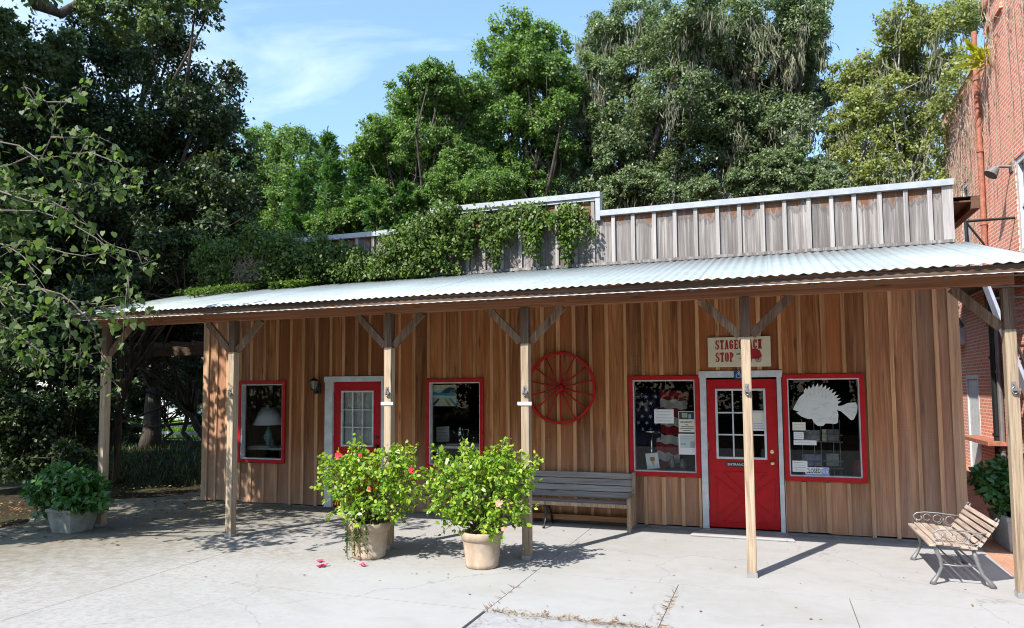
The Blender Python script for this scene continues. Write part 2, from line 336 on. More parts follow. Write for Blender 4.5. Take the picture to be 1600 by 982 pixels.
def concrete():
    m, nt, out = newmat('concrete'); co = objco(nt); s = sep(nt, co)
    a = noise(nt, co, .7, 6, .65); b = noise(nt, co, 7, 6, .7); fine = noise(nt, co, 90, 3, .7)
    c = ramp(nt, mth(nt, 'ADD', mth(nt, 'MULTIPLY', a, .6), mth(nt, 'MULTIPLY', b, .4)), [(.3, (.30,.296,.29)), (.5, (.345,.342,.34)), (.68, (.365,.364,.362))])
    c = mix(nt, ramp(nt, fine, [(.6, (0,0,0)), (.85, (.25,.25,.25))]), c, (.26,.245,.23))
    # dirt tracks near the joint line and left-end moss, spread to deepen tree shade
    dj = mth(nt, 'ABSOLUTE', mth(nt, 'ADD', s[1], mth(nt, 'ADD', 2.95, mth(nt, 'MULTIPLY', mth(nt, 'SUBTRACT', a, .5), .9))))
    left = mth(nt, 'MULTIPLY', mth(nt, 'ADD', s[0], 1.5), -.2, clamp=True)
    f = mth(nt, 'MULTIPLY', mth(nt, 'MULTIPLY', ramp(nt, dj, [(.0, (1,1,1)), (.5, (0,0,0))]), left), ramp(nt, b, [(.4, (0,0,0)), (.65, (1,1,1))]), clamp=True)
    c = mix(nt, mth(nt, 'MULTIPLY', f, .8), c, (.22,.19,.13))
    mo = mth(nt, 'ADD', mth(nt, 'ADD', mth(nt, 'MULTIPLY', mth(nt, 'ADD', s[0], 6.1), -.33), mth(nt, 'MULTIPLY', mth(nt, 'ADD', s[1], 3.6), .12)), mth(nt, 'MULTIPLY', mth(nt, 'SUBTRACT', b, .5), 2.6), clamp=True)
    c = mix(nt, mth(nt, 'MULTIPLY', mo, .85), c, mix(nt, a, (.085,.085,.045), (.22,.19,.14)))
    lf = mth(nt, 'MULTIPLY', mth(nt, 'MULTIPLY', mth(nt, 'ADD', s[0], 3.2), -.3, clamp=True), ramp(nt, noise(nt, co, 16, 5, .75), [(.46, (0,0,0)), (.62, (.6,.6,.6))]))
    c = mix(nt, lf, c, (.24,.21,.165))
    big = noise(nt, vec(nt, co, (.5, 1.1, 1), (3, 1, 0)), 1.3, 4, .6, .8)
    c = mix(nt, ramp(nt, big, [(.52, (0,0,0)), (.66, (.3,.3,.3))]), c, (.28,.265,.24))
    ck = nd(nt, 'ShaderNodeTexVoronoi', {'Vector': nd(nt, 'ShaderNodeVectorMath', {0: co, 1: nd(nt, 'ShaderNodeTexNoise', {'Vector': co, 'Scale': 1.3, 'Detail': 5.0}).outputs['Color']}, operation='ADD').outputs[0], 'Scale': .32}, feature='DISTANCE_TO_EDGE').outputs['Distance']
    c = mix(nt, ramp(nt, ck, [(.0, (.38,.38,.38)), (.003, (0,0,0))]), c, (.14,.125,.105))
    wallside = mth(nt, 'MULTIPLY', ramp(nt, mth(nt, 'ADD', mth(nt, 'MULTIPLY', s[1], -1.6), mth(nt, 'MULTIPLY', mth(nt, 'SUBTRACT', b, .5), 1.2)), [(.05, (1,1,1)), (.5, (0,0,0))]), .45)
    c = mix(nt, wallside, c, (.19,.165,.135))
    bsdf(nt, out, c, .85, .15, 0, mth(nt, 'ADD', b, fine), .25, .006); return m
CONC = concrete()
def roadmat():
    m, nt, out = newmat('worn_pavement'); co = objco(nt)
    v = nd(nt, 'ShaderNodeTexVoronoi', {'Vector': nd(nt, 'ShaderNodeVectorMath', {0: co, 1: nd(nt, 'ShaderNodeTexNoise', {'Vector': co, 'Scale': 2.0, 'Detail': 4.0}).outputs['Color']}, operation='ADD').outputs[0], 'Scale': 2.6}, feature='DISTANCE_TO_EDGE').outputs['Distance']
    b = noise(nt, co, 9, 6, .7); c = ramp(nt, b, [(.3, (.27,.272,.275)), (.7, (.37,.373,.376))])
    c = mix(nt, ramp(nt, v, [(.0, (.75,.75,.75)), (.018, (0,0,0))]), c, (.16,.145,.13))
    bsdf(nt, out, c, .85, .15, 0, b, .3, .01); return m
ROAD = roadmat()
def earthmat():
    m, nt, out = newmat('earth'); co = objco(nt); a = noise(nt, co, .5, 6, .65); b = noise(nt, co, 12, 6, .75)
    c = ramp(nt, b, [(.3, (.022,.017,.011)), (.55, (.05,.038,.025)), (.75, (.12,.095,.065))])
    c = mix(nt, ramp(nt, a, [(.5, (0,0,0)), (.66, (.7,.7,.7))]), c, (.05,.075,.025))
    bsdf(nt, out, c, .95, .05, 0, b, .6, .03); return m
EARTH = earthmat()
def lawnmat():
    m, nt, out = newmat('lawn_grass'); co = objco(nt); b = noise(nt, co, 8, 6, .7)
    bsdf(nt, out, ramp(nt, b, [(.3, (.07,.13,.025)), (.7, (.16,.25,.05))]), .9, .1, 0, b, .6, .04); return m
LAWN = lawnmat()
def brickmat(name, axes, bw, bh, cols, mortar, msize=.012, offset=.5):
    m, nt, out = newmat(name); co = objco(nt); s = sep(nt, co)
    v = nd(nt, 'ShaderNodeCombineXYZ', {0: mth(nt, 'ADD', s[0], s[1]) if axes[1] == 2 else s[axes[0]], 1: s[axes[1]], 2: 0.0}).outputs[0]
    t = nd(nt, 'ShaderNodeTexBrick', {'Vector': v, 'Scale': 1.0, 'Mortar Size': msize, 'Brick Width': bw, 'Row Height': bh, 'Color1': cols[0], 'Color2': cols[1], 'Mortar': mortar, 'Mortar Smooth': .2, 'Bias': 0.0}); t.offset = offset
    n = noise(nt, co, 1.1, 6, .7); n2 = noise(nt, co, 28, 4, .7)
    c = mix(nt, ramp(nt, n, [(.4, (0,0,0)), (.72, (.5,.5,.5))]), t.outputs['Color'], (.72,.36,.25))
    c = mix(nt, ramp(nt, n2, [(.45, (0,0,0)), (.75, (.35,.35,.35))]), c, (.2,.08,.06))
    bsdf(nt, out, c, .9, .1, 0, mth(nt, 'ADD', mth(nt, 'MULTIPLY', t.outputs['Fac'], -1.0), n2), .5, .008); return m
BRICK = brickmat('red_brick', (1, 2), .215, .075, ((.80,.29,.185), (.66,.215,.135)), (.80,.66,.57))
BRICKF = brickmat('red_brick_front', (0, 2), .215, .075, ((.42,.125,.085), (.33,.09,.065)), (.58,.50,.46))
PAVER = brickmat('brick_paver', (1, 0), .2, .1, ((.42,.21,.13), (.34,.17,.11)), (.3,.25,.2), .008)
RUST = plain('rusty_pipe', (.33,.135,.09), .8, .2, 0, .35, 14)
RUSTR = plain('rusty_roof', (.13,.07,.045), .85, .2, 0, .4, 10)
STEELB = plain('stair_steel', (.30,.34,.42), .5, .5, .4)
# ------------------------------------------------------------------ writing
def letter(mb, ch, x, z, w, h, y, th, mi, t=None):
    """slab-serif poster letter from straight strokes, in the plane y"""
    t = t or .2*h; sh = .13*h; fw = t*.55
    def bx(a, b, c, d): mb.box(x+a, x+b, y-th, y, z+c, z+d, mi)
    def ln(p, q, ww): mb.bar((x+p[0], y-th/2, z+p[1]), (x+q[0], y-th/2, z+q[1]), th*.96, ww, Vector((q[1]-p[1], 0, -(q[0]-p[0]))).normalized(), mi)
    k = .14*h
    if ch == 'T': bx(w/2-t/2, w/2+t/2, sh, h-sh); bx(0, w, h-sh, h); bx(0, t*.45, h-sh-k*.9, h-sh); bx(w-t*.45, w, h-sh-k*.9, h-sh); bx(w*.18, w*.82, 0, sh)
    elif ch in 'EFL':
        bx(t*.25, t*1.2, sh, h-sh); bx(0, w, h-sh, h); bx(0, w, 0, sh); bx(w-t*.4, w, h-sh-k, h-sh); bx(w-t*.4, w, sh, sh+k); bx(t*1.2, w*.72, h/2-sh/2, h/2+sh/2); bx(w*.72, w*.84, h/2-k*.8, h/2+k*.8)
    elif ch == 'A':
        ln((w*.22, sh*.5), (w*.46, h), t*.6); ln((w*.78, sh*.5), (w*.54, h), t*1.0); bx(w*.3, w*.62, h*.28, h*.28+sh*.8); bx(-w*.04, w*.42, 0, sh); bx(w*.54, w*1.04, 0, sh)
    elif ch == 'H':
        for a in (w*.1, w*.9-t*.95): bx(a, a+t*.95, sh, h-sh); bx(a-t*.3, a+t*1.25, 0, sh); bx(a-t*.3, a+t*1.25, h-sh, h)
        bx(w*.1+t*.9, w*.9-t*.9, h/2-sh*.8, h/2+sh*.8)
    elif ch == 'P':
        bx(t*.25, t*1.2, sh, h-sh); bx(-w*.02, t*1.6, 0, sh); bx(0, w-k, h-sh, h); bx(t*1.2, w-k, h*.42, h*.42+sh); bx(w-t, w, h*.42+k, h-k); ln((w-k*1.1, h-sh*.5), (w-t*.4, h-k), t*.6); ln((w-k*1.1, h*.42+sh*.5), (w-t*.4, h*.42+k), t*.6)
    elif ch in 'OCG':
        bx(0, t, k, h-k); bx(k, w-k, 0, sh); bx(k, w-k, h-sh, h)
        ln((t*.5, k), (k*1.1, sh*.5), t*.7); ln((t*.5, h-k), (k*1.1, h-sh*.5), t*.7); ln((w-t*.5, k), (w-k*1.1, sh*.5), t*.7); ln((w-t*.5, h-k), (w-k*1.1, h-sh*.5), t*.7)
        if ch == 'O': bx(w-t, w, k, h-k)
        if ch == 'C': bx(w-t, w, k, h*.3); bx(w-t, w, h*.64, h-k); bx(w-t*.3, w, h*.64, h)
        if ch == 'G': bx(w-t, w, k, h*.46); bx(w*.5, w*1.04, h*.42, h*.42+sh); bx(w-t, w, h*.68, h-k)
    elif ch == 'S':
        bx(k, w-k, h-sh, h); bx(k, w-k, 0, sh); bx(0, t, h*.58, h-k); bx(w-t, w, k, h*.42); ln((t*.45, h*.6), (w-t*.45, h*.4), t*.95)
        bx(w-t*.5, w, h*.66, h); bx(0, t*.5, 0, h*.34); ln((t*.5, h-k), (k*1.1, h-sh*.5), t*.7); ln((w-t*.5, k), (w-k*1.1, sh*.5), t*.7)
def text_mesh(body, size, x, z, y, mat, name, parent, width=None, align='LEFT', bold=0.0):
    cu = bpy.data.curves.new('lettering_curve', 'FONT'); cu.body = body; cu.size = size; cu.extrude = .001; cu.offset = bold; cu.align_x = align; cu.resolution_u = 2
    o = bpy.data.objects.new('lettering_source', cu); COL.objects.link(o)
    bpy.context.view_layer.update()
    me = bpy.data.meshes.new_from_object(o.evaluated_get(bpy.context.evaluated_depsgraph_get()))
    bpy.data.objects.remove(o)
    xs = [v.co.x for v in me.vertices]; sx = (width/(max(xs)-min(xs))) if width else 1
    of = off(parent)
    for v in me.vertices: v.co = Vector((x+(v.co.x-min(xs))*sx if align == 'LEFT' else x+v.co.x*sx, y-v.co.z, z+v.co.y))-of
    me.materials.clear(); me.materials.append(mat)
    t = bpy.data.objects.new(name, me); COL.objects.link(t); t.parent = parent; return t

# ------------------------------------------------------------------ the store
ST = thing('wooden_storefront', 'long board and batten store with red window frames and a tin roofed porch', 'store')
XL, XR = -9.5, 2.2
WIN = [(-8.755, -7.775, .715, 2.112), (-5.13, -4.148, .715, 2.112), (-1.915, -.938, .715, 2.112), (.142, 1.128, .715, 2.112)]
DOORS = [(-6.985, -5.785, 0, 2.17), (-.927, .128, 0, 2.17)]
def holes(ins=0.0):
    return [(a+.03, b-.03, c+.03, d-.03) for a, b, c, d in WIN]+[(a+.03, b-.03, -1, d-.03) for a, b, c, d in DOORS]
def column(mb, x0, x1, y0, y1, z0, z1, hl, rnd, mi=0):
    xs = sorted({x0, x1} | {h[i] for h in hl for i in (0, 1) if x0 < h[i] < x1})
    for a, b in zip(xs, xs[1:]):
        mx = (a+b)/2; iv = [(z0, z1)]
        for h in hl:
            if h[0] < mx < h[1]:
                iv = [q for p in iv for q in ((p[0], min(p[1], h[2])), (max(p[0], h[3]), p[1])) if q[1]-q[0] > .004]
        for c, d in iv: mb.box(a, b, y0, y1, c, d, mi, rnd)
wb = MB(); bt = MB(); x = XL; hl = holes(); bh = [(a-.012, b+.012, c-.012, d+.012) for a, b, c, d in WIN]+[(a-.012, b+.012, -1, d+.012) for a, b, c, d in DOORS]
while x < XR-.02:
    w = RNG.uniform(.235, .30); x1 = min(x+w, XR)
    if XR-x1 < .12: x1 = XR
    column(wb, x+.002, x1-.002, 0, .028, .035+RNG.uniform(0, .02), 3.7, hl, RNG.random())
    if x1 < XR-.05:
        bw = RNG.uniform(.042, .058); bx0 = x1-bw/2+RNG.uniform(-.006, .006); lean = 0
        column(bt, bx0, bx0+bw, -.02-RNG.uniform(0, .004), 0, .03+RNG.uniform(0, .03), 3.68, bh, RNG.random())
    x = x1
WALL = wb.build('wall', W_WALL, ST); bt.build('battens', W_BATT, ST)
MB().box(XL-.03, XL+.09, -.03, -.002, .03, 3.68).build('corner_board', W_BATT, ST); MB().box(XR-.1, XR+.02, -.03, -.002, .03, 3.68).build('corner_board', W_BATT, ST)
sw = MB()
for xx in (XL, XR):
    y = .03
    while y < 8.5:
        w = RNG.uniform(.24, .3); sw.box(xx-.02 if xx < 0 else xx-.028, xx+.028 if xx < 0 else xx+.02, y, y+w-.003, .04, 4.2); y += w
sw.box(XL, XR, 8.5, 8.53, .03, 4.2); sw.build('side_wall', W_WALL, ST)
MB().box(XL-.02, XR+.02, .032, 8.5, -.02, .028).build('foundation', CONC, ST)
# inside of the shop
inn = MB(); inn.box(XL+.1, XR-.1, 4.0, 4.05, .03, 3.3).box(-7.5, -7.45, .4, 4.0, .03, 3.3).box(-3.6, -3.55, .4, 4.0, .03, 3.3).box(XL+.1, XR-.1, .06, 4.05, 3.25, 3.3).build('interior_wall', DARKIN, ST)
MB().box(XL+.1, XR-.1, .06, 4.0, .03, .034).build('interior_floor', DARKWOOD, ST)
# parapet
pp = MB(); pbt = MB(); x = XL
RAISE = (-5.0, -2.31)
while x < XR-.02:
    w = RNG.uniform(.265, .305); x1 = min(x+w, XR)
    if XR-x1 < .14: x1 = XR
    top = 4.74 if (x+x1)/2 > RAISE[0] and (x+x1)/2 < RAISE[1] else 4.455
    pp.box(x+.002, x1-.002, 0, .028, 3.72, top)
    if x1 < XR-.05: pbt.box(x1-.026, x1+.026, -.036, 0, 3.73, top)
    x = x1
pbt.box(XR-.1, XR+.02, -.03, -.002, 3.73, 4.455); pbt.box(XL-.02, XL+.08, -.03, -.002, 3.73, 4.455)
pp.build('parapet', W_PARA, ST); pbt.build('parapet_battens', W_PARAB, ST)
cp = MB()
cp.box(XL-.06, RAISE[0]-.03, -.07, .12, 4.46, 4.54).box(RAISE[1]+.03, XR+.03, -.07, .12, 4.46, 4.54).box(RAISE[0]-.03, RAISE[1]+.03, -.075, .12, 4.745, 4.825)
cp.box(RAISE[1]-.04, RAISE[1]+.026, -.06, .11, 4.40, 4.742).box(RAISE[0]-.026, RAISE[0]+.04, -.06, .11, 4.40, 4.742)
cp.box(RAISE[0]-.03, RAISE[1]+.03, -.05, -.024, 4.70, 4.744)
cp.build('parapet_cap', CAPM, ST)
MB().box(XL, XR, .035, .09, 3.65, 4.45).box(RAISE[0], RAISE[1], .035, .09, 4.45, 4.74).build('parapet_backing', W_PARA, ST)
# low main roof behind the parapet, its eave jutting past the right wall
mr = MB(); mr.quad((XL-.3, .13, 4.34), (2.55, .13, 4.34), (2.55, 8.8, 4.30), (XL-.3, 8.8, 4.30)); mr.box(2.45, 2.55, .13, 8.8, 4.18, 4.335); mr.box(XR, 2.45, .13, 8.8, 4.27, 4.29)
mr.build('main_roof', RUSTR, ST)
# porch roof: corrugated sheets
RX0, RX1, RY0, RY1, RZ0, RZ1 = -9.4, 2.34, -2.85, -.002, 3.035, 3.735
cr = MB(); n = int((RX1-RX0)/.1*8); vs = []
for j in range(2):
    for i in range(n+1):
        xx = RX0+(RX1-RX0)*i/n; dz = .0075*math.sin(2*math.pi*xx/.1)
        yy, zz = ((RY0+.012*math.sin(xx*1.3)+RNG.uniform(-.001, .001), RZ0) if j == 0 else (RY1, RZ1)); vs.append((xx, yy, zz+dz))
fs = [(i, i+1, n+1+i+1, n+1+i) for i in range(n)]; cr._add(vs, fs); PR = cr.build('porch_roof', ROOFM, ST, smooth=True)
md = PR.modifiers.new('thickness', 'SOLIDIFY'); md.thickness = .004; md.offset = -1
MB().box(XL+.05, XR+.02, -.05, -.032, 3.735, 3.775).build('flashing', W_PARA, ST)
# framing of the porch
def roofz(y): return RZ0+(RZ1-RZ0)*(y-RY0)/(RY1-RY0)
FX0, FX1 = -9.33, 2.27
MB().box(FX0, FX1, -2.80, -2.76, roofz(-2.80)-.10, roofz(-2.80)-.022).build('fascia', W_FASC, ST)
dr = MB(); n = 460; vs = []
for j in range(2):
    for i in range(n+1):
        xx = FX0+(FX1-FX0)*i/n; vs.append((xx, -2.806, roofz(-2.80)-(.100 if j else .094)-(.003 if j else 0)*math.sin(xx*60)))
dr._add(vs, [(i, n+1+i, n+2+i, i+1) for i in range(n)]); dr.build('sun_line_strip', WHITE, ST)  # thin white strip added as the bright line of sun under the eave
MB().box(FX0, 2.18, -2.375, -2.33, 2.893, 3.04).box(FX0, 2.18, -2.325, -2.28, 2.893, 3.04).build('beam', W_BEAM, ST, bevel=.004)
MB().box(FX0, 2.18, -.05, -.026, 3.5, 3.64).build('ledger', W_BEAM, ST)
for k in range(20):
    xx = FX0+.12+k*(FX1-FX0-.24)/19
    MB().bar((xx, -2.75, roofz(-2.75)-.062), (xx, -.06, roofz(-.06)-.062), .04, .09).build('rafter', W_FASC, ST)
    if k % 2 == 0 or k in (5, 13, 17): MB().box(xx+.05, xx+.085, -2.382, -2.376, 2.975, 3.03).build('bracket', IRON, ST)
for k in range(4):
    y = -2.55+k*.78; MB().box(FX0, FX1, y, y+.07, roofz(y)-.016-.0, roofz(y)-.0145+.002).build('purlin', W_FASC, ST)
POSTS = [(-9.18, 1, 0), (-6.875, 1, 1), (-4.475, 1, 1), (-2.68, 1, 1), (-.238, 1, 1), (2.125, 0, 1)]
HW = .047
for i, (px, rr, ll) in enumerate(POSTS):
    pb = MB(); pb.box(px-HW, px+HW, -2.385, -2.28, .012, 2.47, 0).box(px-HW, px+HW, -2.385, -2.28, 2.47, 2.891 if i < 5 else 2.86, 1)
    P = pb.build('post', [W_POST, W_POST_SHADED], ST, bevel=.003); P.location.x = 0
    MB().box(px-HW-.005, px+HW+.005, -2.39, -2.275, .001, .05).build('post_base', GALV, P)
    for s, on in ((1, rr), (-1, ll)):
        if on: MB().bar((px+s*.06, -2.332, 2.49), (px+s*.455, -2.332, 2.885), .042, .088, (0, 0, 1)).build('brace', W_BRACE, P, bevel=.003)
    if i:
        h = MB(); zz = 1.93; yy = -2.395
        h.box(px-.018, px+.018, -2.392, -2.386, zz-.06, zz+.05)
        h.tube([(px+.022*math.cos(t)+.004, yy-.012, zz-.03+.032*math.sin(t)) for t in np.linspace(0, 6.2, 14)], .006, 6)
        h.tube([(px, -2.39, zz+.03), (px, -2.43, zz+.02), (px+.01, -2.435, zz-.03), (px+.03, -2.42, zz-.05)], .007, 6)
        h.box(px-.012, px+.04, -2.425, -2.395, zz-.035, zz-.012)
        h.build('cleat_hook', IRON, P, smooth=False)
    if i in (2, 3): MB().box(px-.085, px+.085, -2.396, -2.386, 1.755, 1.795).build('strap', WHITE, P)
# windows
for i, (a, b, c, d) in enumerate(WIN):
    fr = MB(); y0, y1 = -.034, -.002; t = .058
    fr.box(a, b, y0, y1, d-t, d).box(a, b, y0, y1, c, c+t).box(a, a+t, y0, y1, c+t, d-t).box(b-t, b, y0, y1, c+t, d-t)
    W = fr.build('window', RED, ST, bevel=.003)
    A, B, C, D = a+t, b-t, c+t, d-t; q = .016; yd = .10
    tr = MB(); tr.box(A, B, -.016, yd, D-q, D).box(A, B, -.016, yd, C, C+q).box(A, A+q, -.016, yd, C+q, D-q).box(B-q, B, -.016, yd, C+q, D-q)
    tr.build('window_trim', WHITE, W)
    gy = .075 if i < 2 else .02
    MB().quad((A+q, gy, C+q), (B-q, gy, C+q), (B-q, gy, D-q), (A+q, gy, D-q)).build('pane', GLASS, W)
# doors
DGL = [(-6.69, -6.08, 1.022, 1.933), (-.728, -.075, .975, 1.926)]
DPN = [(-6.83, -5.93, .045, 2.073), (-.838, .065, .055, 2.055)]
for i, ((a, b, c, d), (p0, p1, pz0, pz1), (g0, g1, h0, h1)) in enumerate(zip(DOORS, DPN, DGL)):
    dm = MB(); Y0, Y1 = .012, .055
    dm.box(p0, p1, Y0, Y1, pz0, h0).box(p0, p1, Y0, Y1, h1, pz1).box(p0, g0, Y0, Y1, h0, h1).box(g1, p1, Y0, Y1, h0, h1)
    # crossbuck mouldings on the lower panel
    x0, x1, z0, z1 = p0+.1, p1-.06, .14, .80; mw = .017
    cx, cz = (x0+x1)/2, (z0+z1)/2; gp = .055
    tri = [[(x0+gp*1.5, z1), (x1-gp*1.5, z1), (cx, cz+gp)], [(x0+gp*1.5, z0), (cx, cz-gp), (x1-gp*1.5, z0)], [(x0, z0+gp*1.3), (x0, z1-gp*1.3), (cx-gp*1.3, cz)], [(x1, z0+gp*1.3), (cx+gp*1.3, cz), (x1, z1-gp*1.3)]]
    for t3 in tri:
        for k in range(3):
            u, v = t3[k], t3[(k+1) % 3]; dm.bar((u[0], Y0-.005, u[1]), (v[0], Y0-.005, v[1]), mw, .012, (0, 1, 0))
    D = dm.build('door', REDD if i else RED, ST, bevel=.003)
    fm = MB(); fm.box(a, p0-.006, -.032, .06, .03, d-.09).box(p1+.006, b, -.032, .06, .03, d-.09).box(a-.012, b+.012, -.036, .06, d-.09, d)
    fm.build('door_frame', WHITE, D, bevel=.003)
    mu = MB(); t = .028; ya, yb = .0, .05
    mu.box(g0, g1, ya, yb, h1-t, h1).box(g0, g1, ya, yb, h0, h0+t).box(g0, g0+t, ya, yb, h0+t, h1-t).box(g1-t, g1, ya, yb, h0+t, h1-t)
    iw, ih = (g1-g0-2*t)/3, (h1-h0-2*t)/3
    for k in (1, 2):
        mu.box(g0+t+iw*k-.009, g0+t+iw*k+.009, ya+.012, yb, h0+t, h1-t)
        mu.box(g0+t, g1-t, ya+.014, yb-.002, h0+t+ih*k-.009, h0+t+ih*k+.009)
    mu.build('muntins', WHITE, D)
    MB().quad((g0+t, .035, h0+t), (g1-t, .035, h0+t), (g1-t, .035, h1-t), (g0+t, .035, h1-t)).build('pane', GLASS, D)
    kx = p1-.077; kz = .934 if i else 1.03
    kb = MB(); kb.tube([(kx, Y0, kz), (kx, Y0-.012, kz), (kx, Y0-.03, kz), (kx, Y0-.05, kz), (kx, Y0-.066, kz), (kx, Y0-.07, kz)], [.032, .03, .013, .03, .026, .008], 14)
    kb.build('knob', BRASS if i else BRONZE, D, smooth=True)
    MB().tube([(kx, Y0, kz+.15), (kx, Y0-.014, kz+.15), (kx, Y0-.018, kz+.15)], [.028, .026, .012], 12).build('deadbolt', BRASS if i else BRONZE, D)
    for hz in (.3, 1.1, 1.82): MB().box(p0-.012, p0+.006, Y0-.012, Y0-.001, hz, hz+.1).build('hinge', IRON, D)
    if i == 0:
        cu = MB(); n = 60; vs = []
        for j in range(2):
            for k in range(n+1): xx = g0-.02+(g1-g0+.04)*k/n; vs.append((xx, .085+.008*math.sin(k*.9), h0-.02 if j == 0 else h1+.02))
        cu._add(vs, [(k, k+1, n+2+k, n+1+k) for k in range(n)]); cu.build('curtain', plain('curtain', (.50,.53,.52), .9, .1, 0, .08), D, smooth=True)
    if i == 1:
        ep = MB(); ep.box(-.60, -.335, Y0-.008, Y0-.001, .872, .935); E = ep.build('entrance_plate', BLACK, D)
        text_mesh('ENTRANCE', .042, -.585, .889, Y0-.0085, WHITE, 'plate_lettering', E, .235, bold=.0012)
        MB().box(-.30, -.09, .025, .031, 1.36, 1.63).build('door_poster', CARD, D)
        dn = MB(); dn.box(-.29, -.085, .0225, .0245, 1.36, 1.48, 0)
        for k in range(4): dn.box(-.275, -.12+.02*(k % 2), .0215, .0223, 1.455-k*.024, 1.463-k*.024, 1)
        dn.build('door_notice', [PAPER, GREYINK], D)
        MB().box(-.93, .131, -.10, .01, .004, .036).build('threshold', CONC, D)
sl = MB(); sl.prism([(-1.06, -.46), (.23, -.46), (.14, -.003), (-.94, -.003)], (0, 0, .001), (1, 0, 0), (0, 1, 0), .03)
sl.build('door_step', CONC, ST, bevel=.012)
# ------------------------------------------------------------------ things on the facade
def lantern(x, z, label):
    t = thing('wall_lantern', label, 'lantern', (x, -.03, z), 'lanterns beside the left door')
    MB().box(x-.045, x+.045, -.04, -.022, z-.09, z+.09).tube([(x, -.04, z-.05), (x, -.1, z-.09), (x, -.14, z-.03)], .012, 8).build('wall_bracket', BRONZE, t)
    b = MB(); c = (x, -.14, z)
    b.lathe([(.0, -.04), (.04, -.035), (.045, -.015), (.02, -.01)], c, 8)
    b.lathe([(.075, .115), (.08, .125), (.05, .15), (.012, .165), (.0, .19)], c, 8)
    for k in range(4):
        a = math.pi/4+k*math.pi/2; b.bar((x+.042*math.cos(a), -.14+.042*math.sin(a), z-.015), (x+.075*math.cos(a), -.14+.075*math.sin(a), z+.118), .008, .008)
    b.build('lantern_cage', BRONZE, t)
    MB().lathe([(.036, -.012), (.066, .113)], c, 8).build('lantern_glass', plain('lantern_glass', (.16,.18,.17), .15, .6), t)
lantern(-7.12, 1.98, 'dark bronze flared lantern on boards left of the white framed door')
lantern(-5.72, 1.98, 'dark bronze lantern half hidden by a post, right of the white framed door')
# wagon wheel
c = Vector((-2.915, -.055, 1.952)); ww = thing('wagon_wheel', 'red wooden wagon wheel hung on the boards above the bench', 'wheel', c)
def ring(r0, r1, y0, y1, n=64):
    m = MB(); vs = []; fs = []
    for k in range(n):
        a = 2*math.pi*k/n; ca, sa = math.cos(a), math.sin(a)
        for r, y in ((r0, y0), (r1, y0), (r1, y1), (r0, y1)): vs.append((c.x+r*ca, y, c.z+r*sa))
    for k in range(n):
        j = (k+1) % n
        for q in range(4): fs.append((k*4+q, k*4+(q+1) % 4, j*4+(q+1) % 4, j*4+q))
    m._add(vs, fs); return m
ring(.492, .528, -.075, -.032).build('rim', RED, ww)
for k in range(14):
    a = 2*math.pi*(k+.5)/14; MB().tube([(c.x+.04*math.cos(a), -.07, c.z+.04*math.sin(a)), (c.x+.2*math.cos(a), -.063, c.z+.2*math.sin(a)), (c.x+.488*math.cos(a), -.055, c.z+.488*math.sin(a))], [.010, .0115, .009], 8).build('spoke', RED, ww, smooth=True)
hb = MB(); hb.tube([(c.x, -.03, c.z), (c.x, -.05, c.z), (c.x, -.1, c.z), (c.x, -.115, c.z)], [.05, .062, .05, .04], 18, 0); hb.tube([(c.x, -.1155, c.z), (c.x, -.118, c.z)], [.026, .024], 14, 1); hb.build('hub', [RED, BLACK], ww)
# shop sign
sg = thing('shop_sign', 'cream board sign with red western lettering above the right door', 'sign', (-.4, -.03, 2.22))
MB().box(-.805, .01, -.05, -.024, 2.222, 2.63).build('sign_board', SIGN, sg, bevel=.004)
lt = MB(); xx = -.702; ww_ = .0585; h = .128
for ch in 'STAGECOACH': letter(lt, ch, xx, 2.462, .049, h, -.0505, .003, 0, .021); xx += .0613
xx = -.702
for ch in 'STOP': letter(lt, ch, xx, 2.292, .050, h, -.0505, .003, 0, .021); xx += .061
lt.build('sign_lettering', SIGNRED, sg)
text_mesh('ANT', .034, -.432, 2.385, -.0505, INK, 'small_lettering', sg, .055, bold=.002)
wg = MB(); y = -.0525
wg.prism([(-.30, 2.33), (-.145, 2.325), (-.10, 2.36), (-.13, 2.44), (-.165, 2.462), (-.28, 2.46), (-.31, 2.44), (-.32, 2.38)], (0, y+.002, 0), (1, 0, 0), (0, 0, 1), .0025, 0)
for wx, wr in ((-.265, .034), (-.15, .036)):
    cc = (wx, y-.001, 2.318); wg.tube([(wx+wr*math.cos(t), y-.001, 2.318+wr*math.sin(t)) for t in np.linspace(0, 2*math.pi, 18)], .0028, 4, 1)
    for k in range(4): a = k*math.pi/4; wg.bar((wx-wr*math.cos(a), y-.001, 2.318-wr*math.sin(a)), (wx+wr*math.cos(a), y-.001, 2.318+wr*math.sin(a)), .002, .003, (0, 1, 0), 1)
wg.bar((-.40, y, 2.33), (-.30, y, 2.335), .003, .008, (0, 1, 0), 1)
wg.build('wagon_emblem', [SIGNRED, INK], sg)
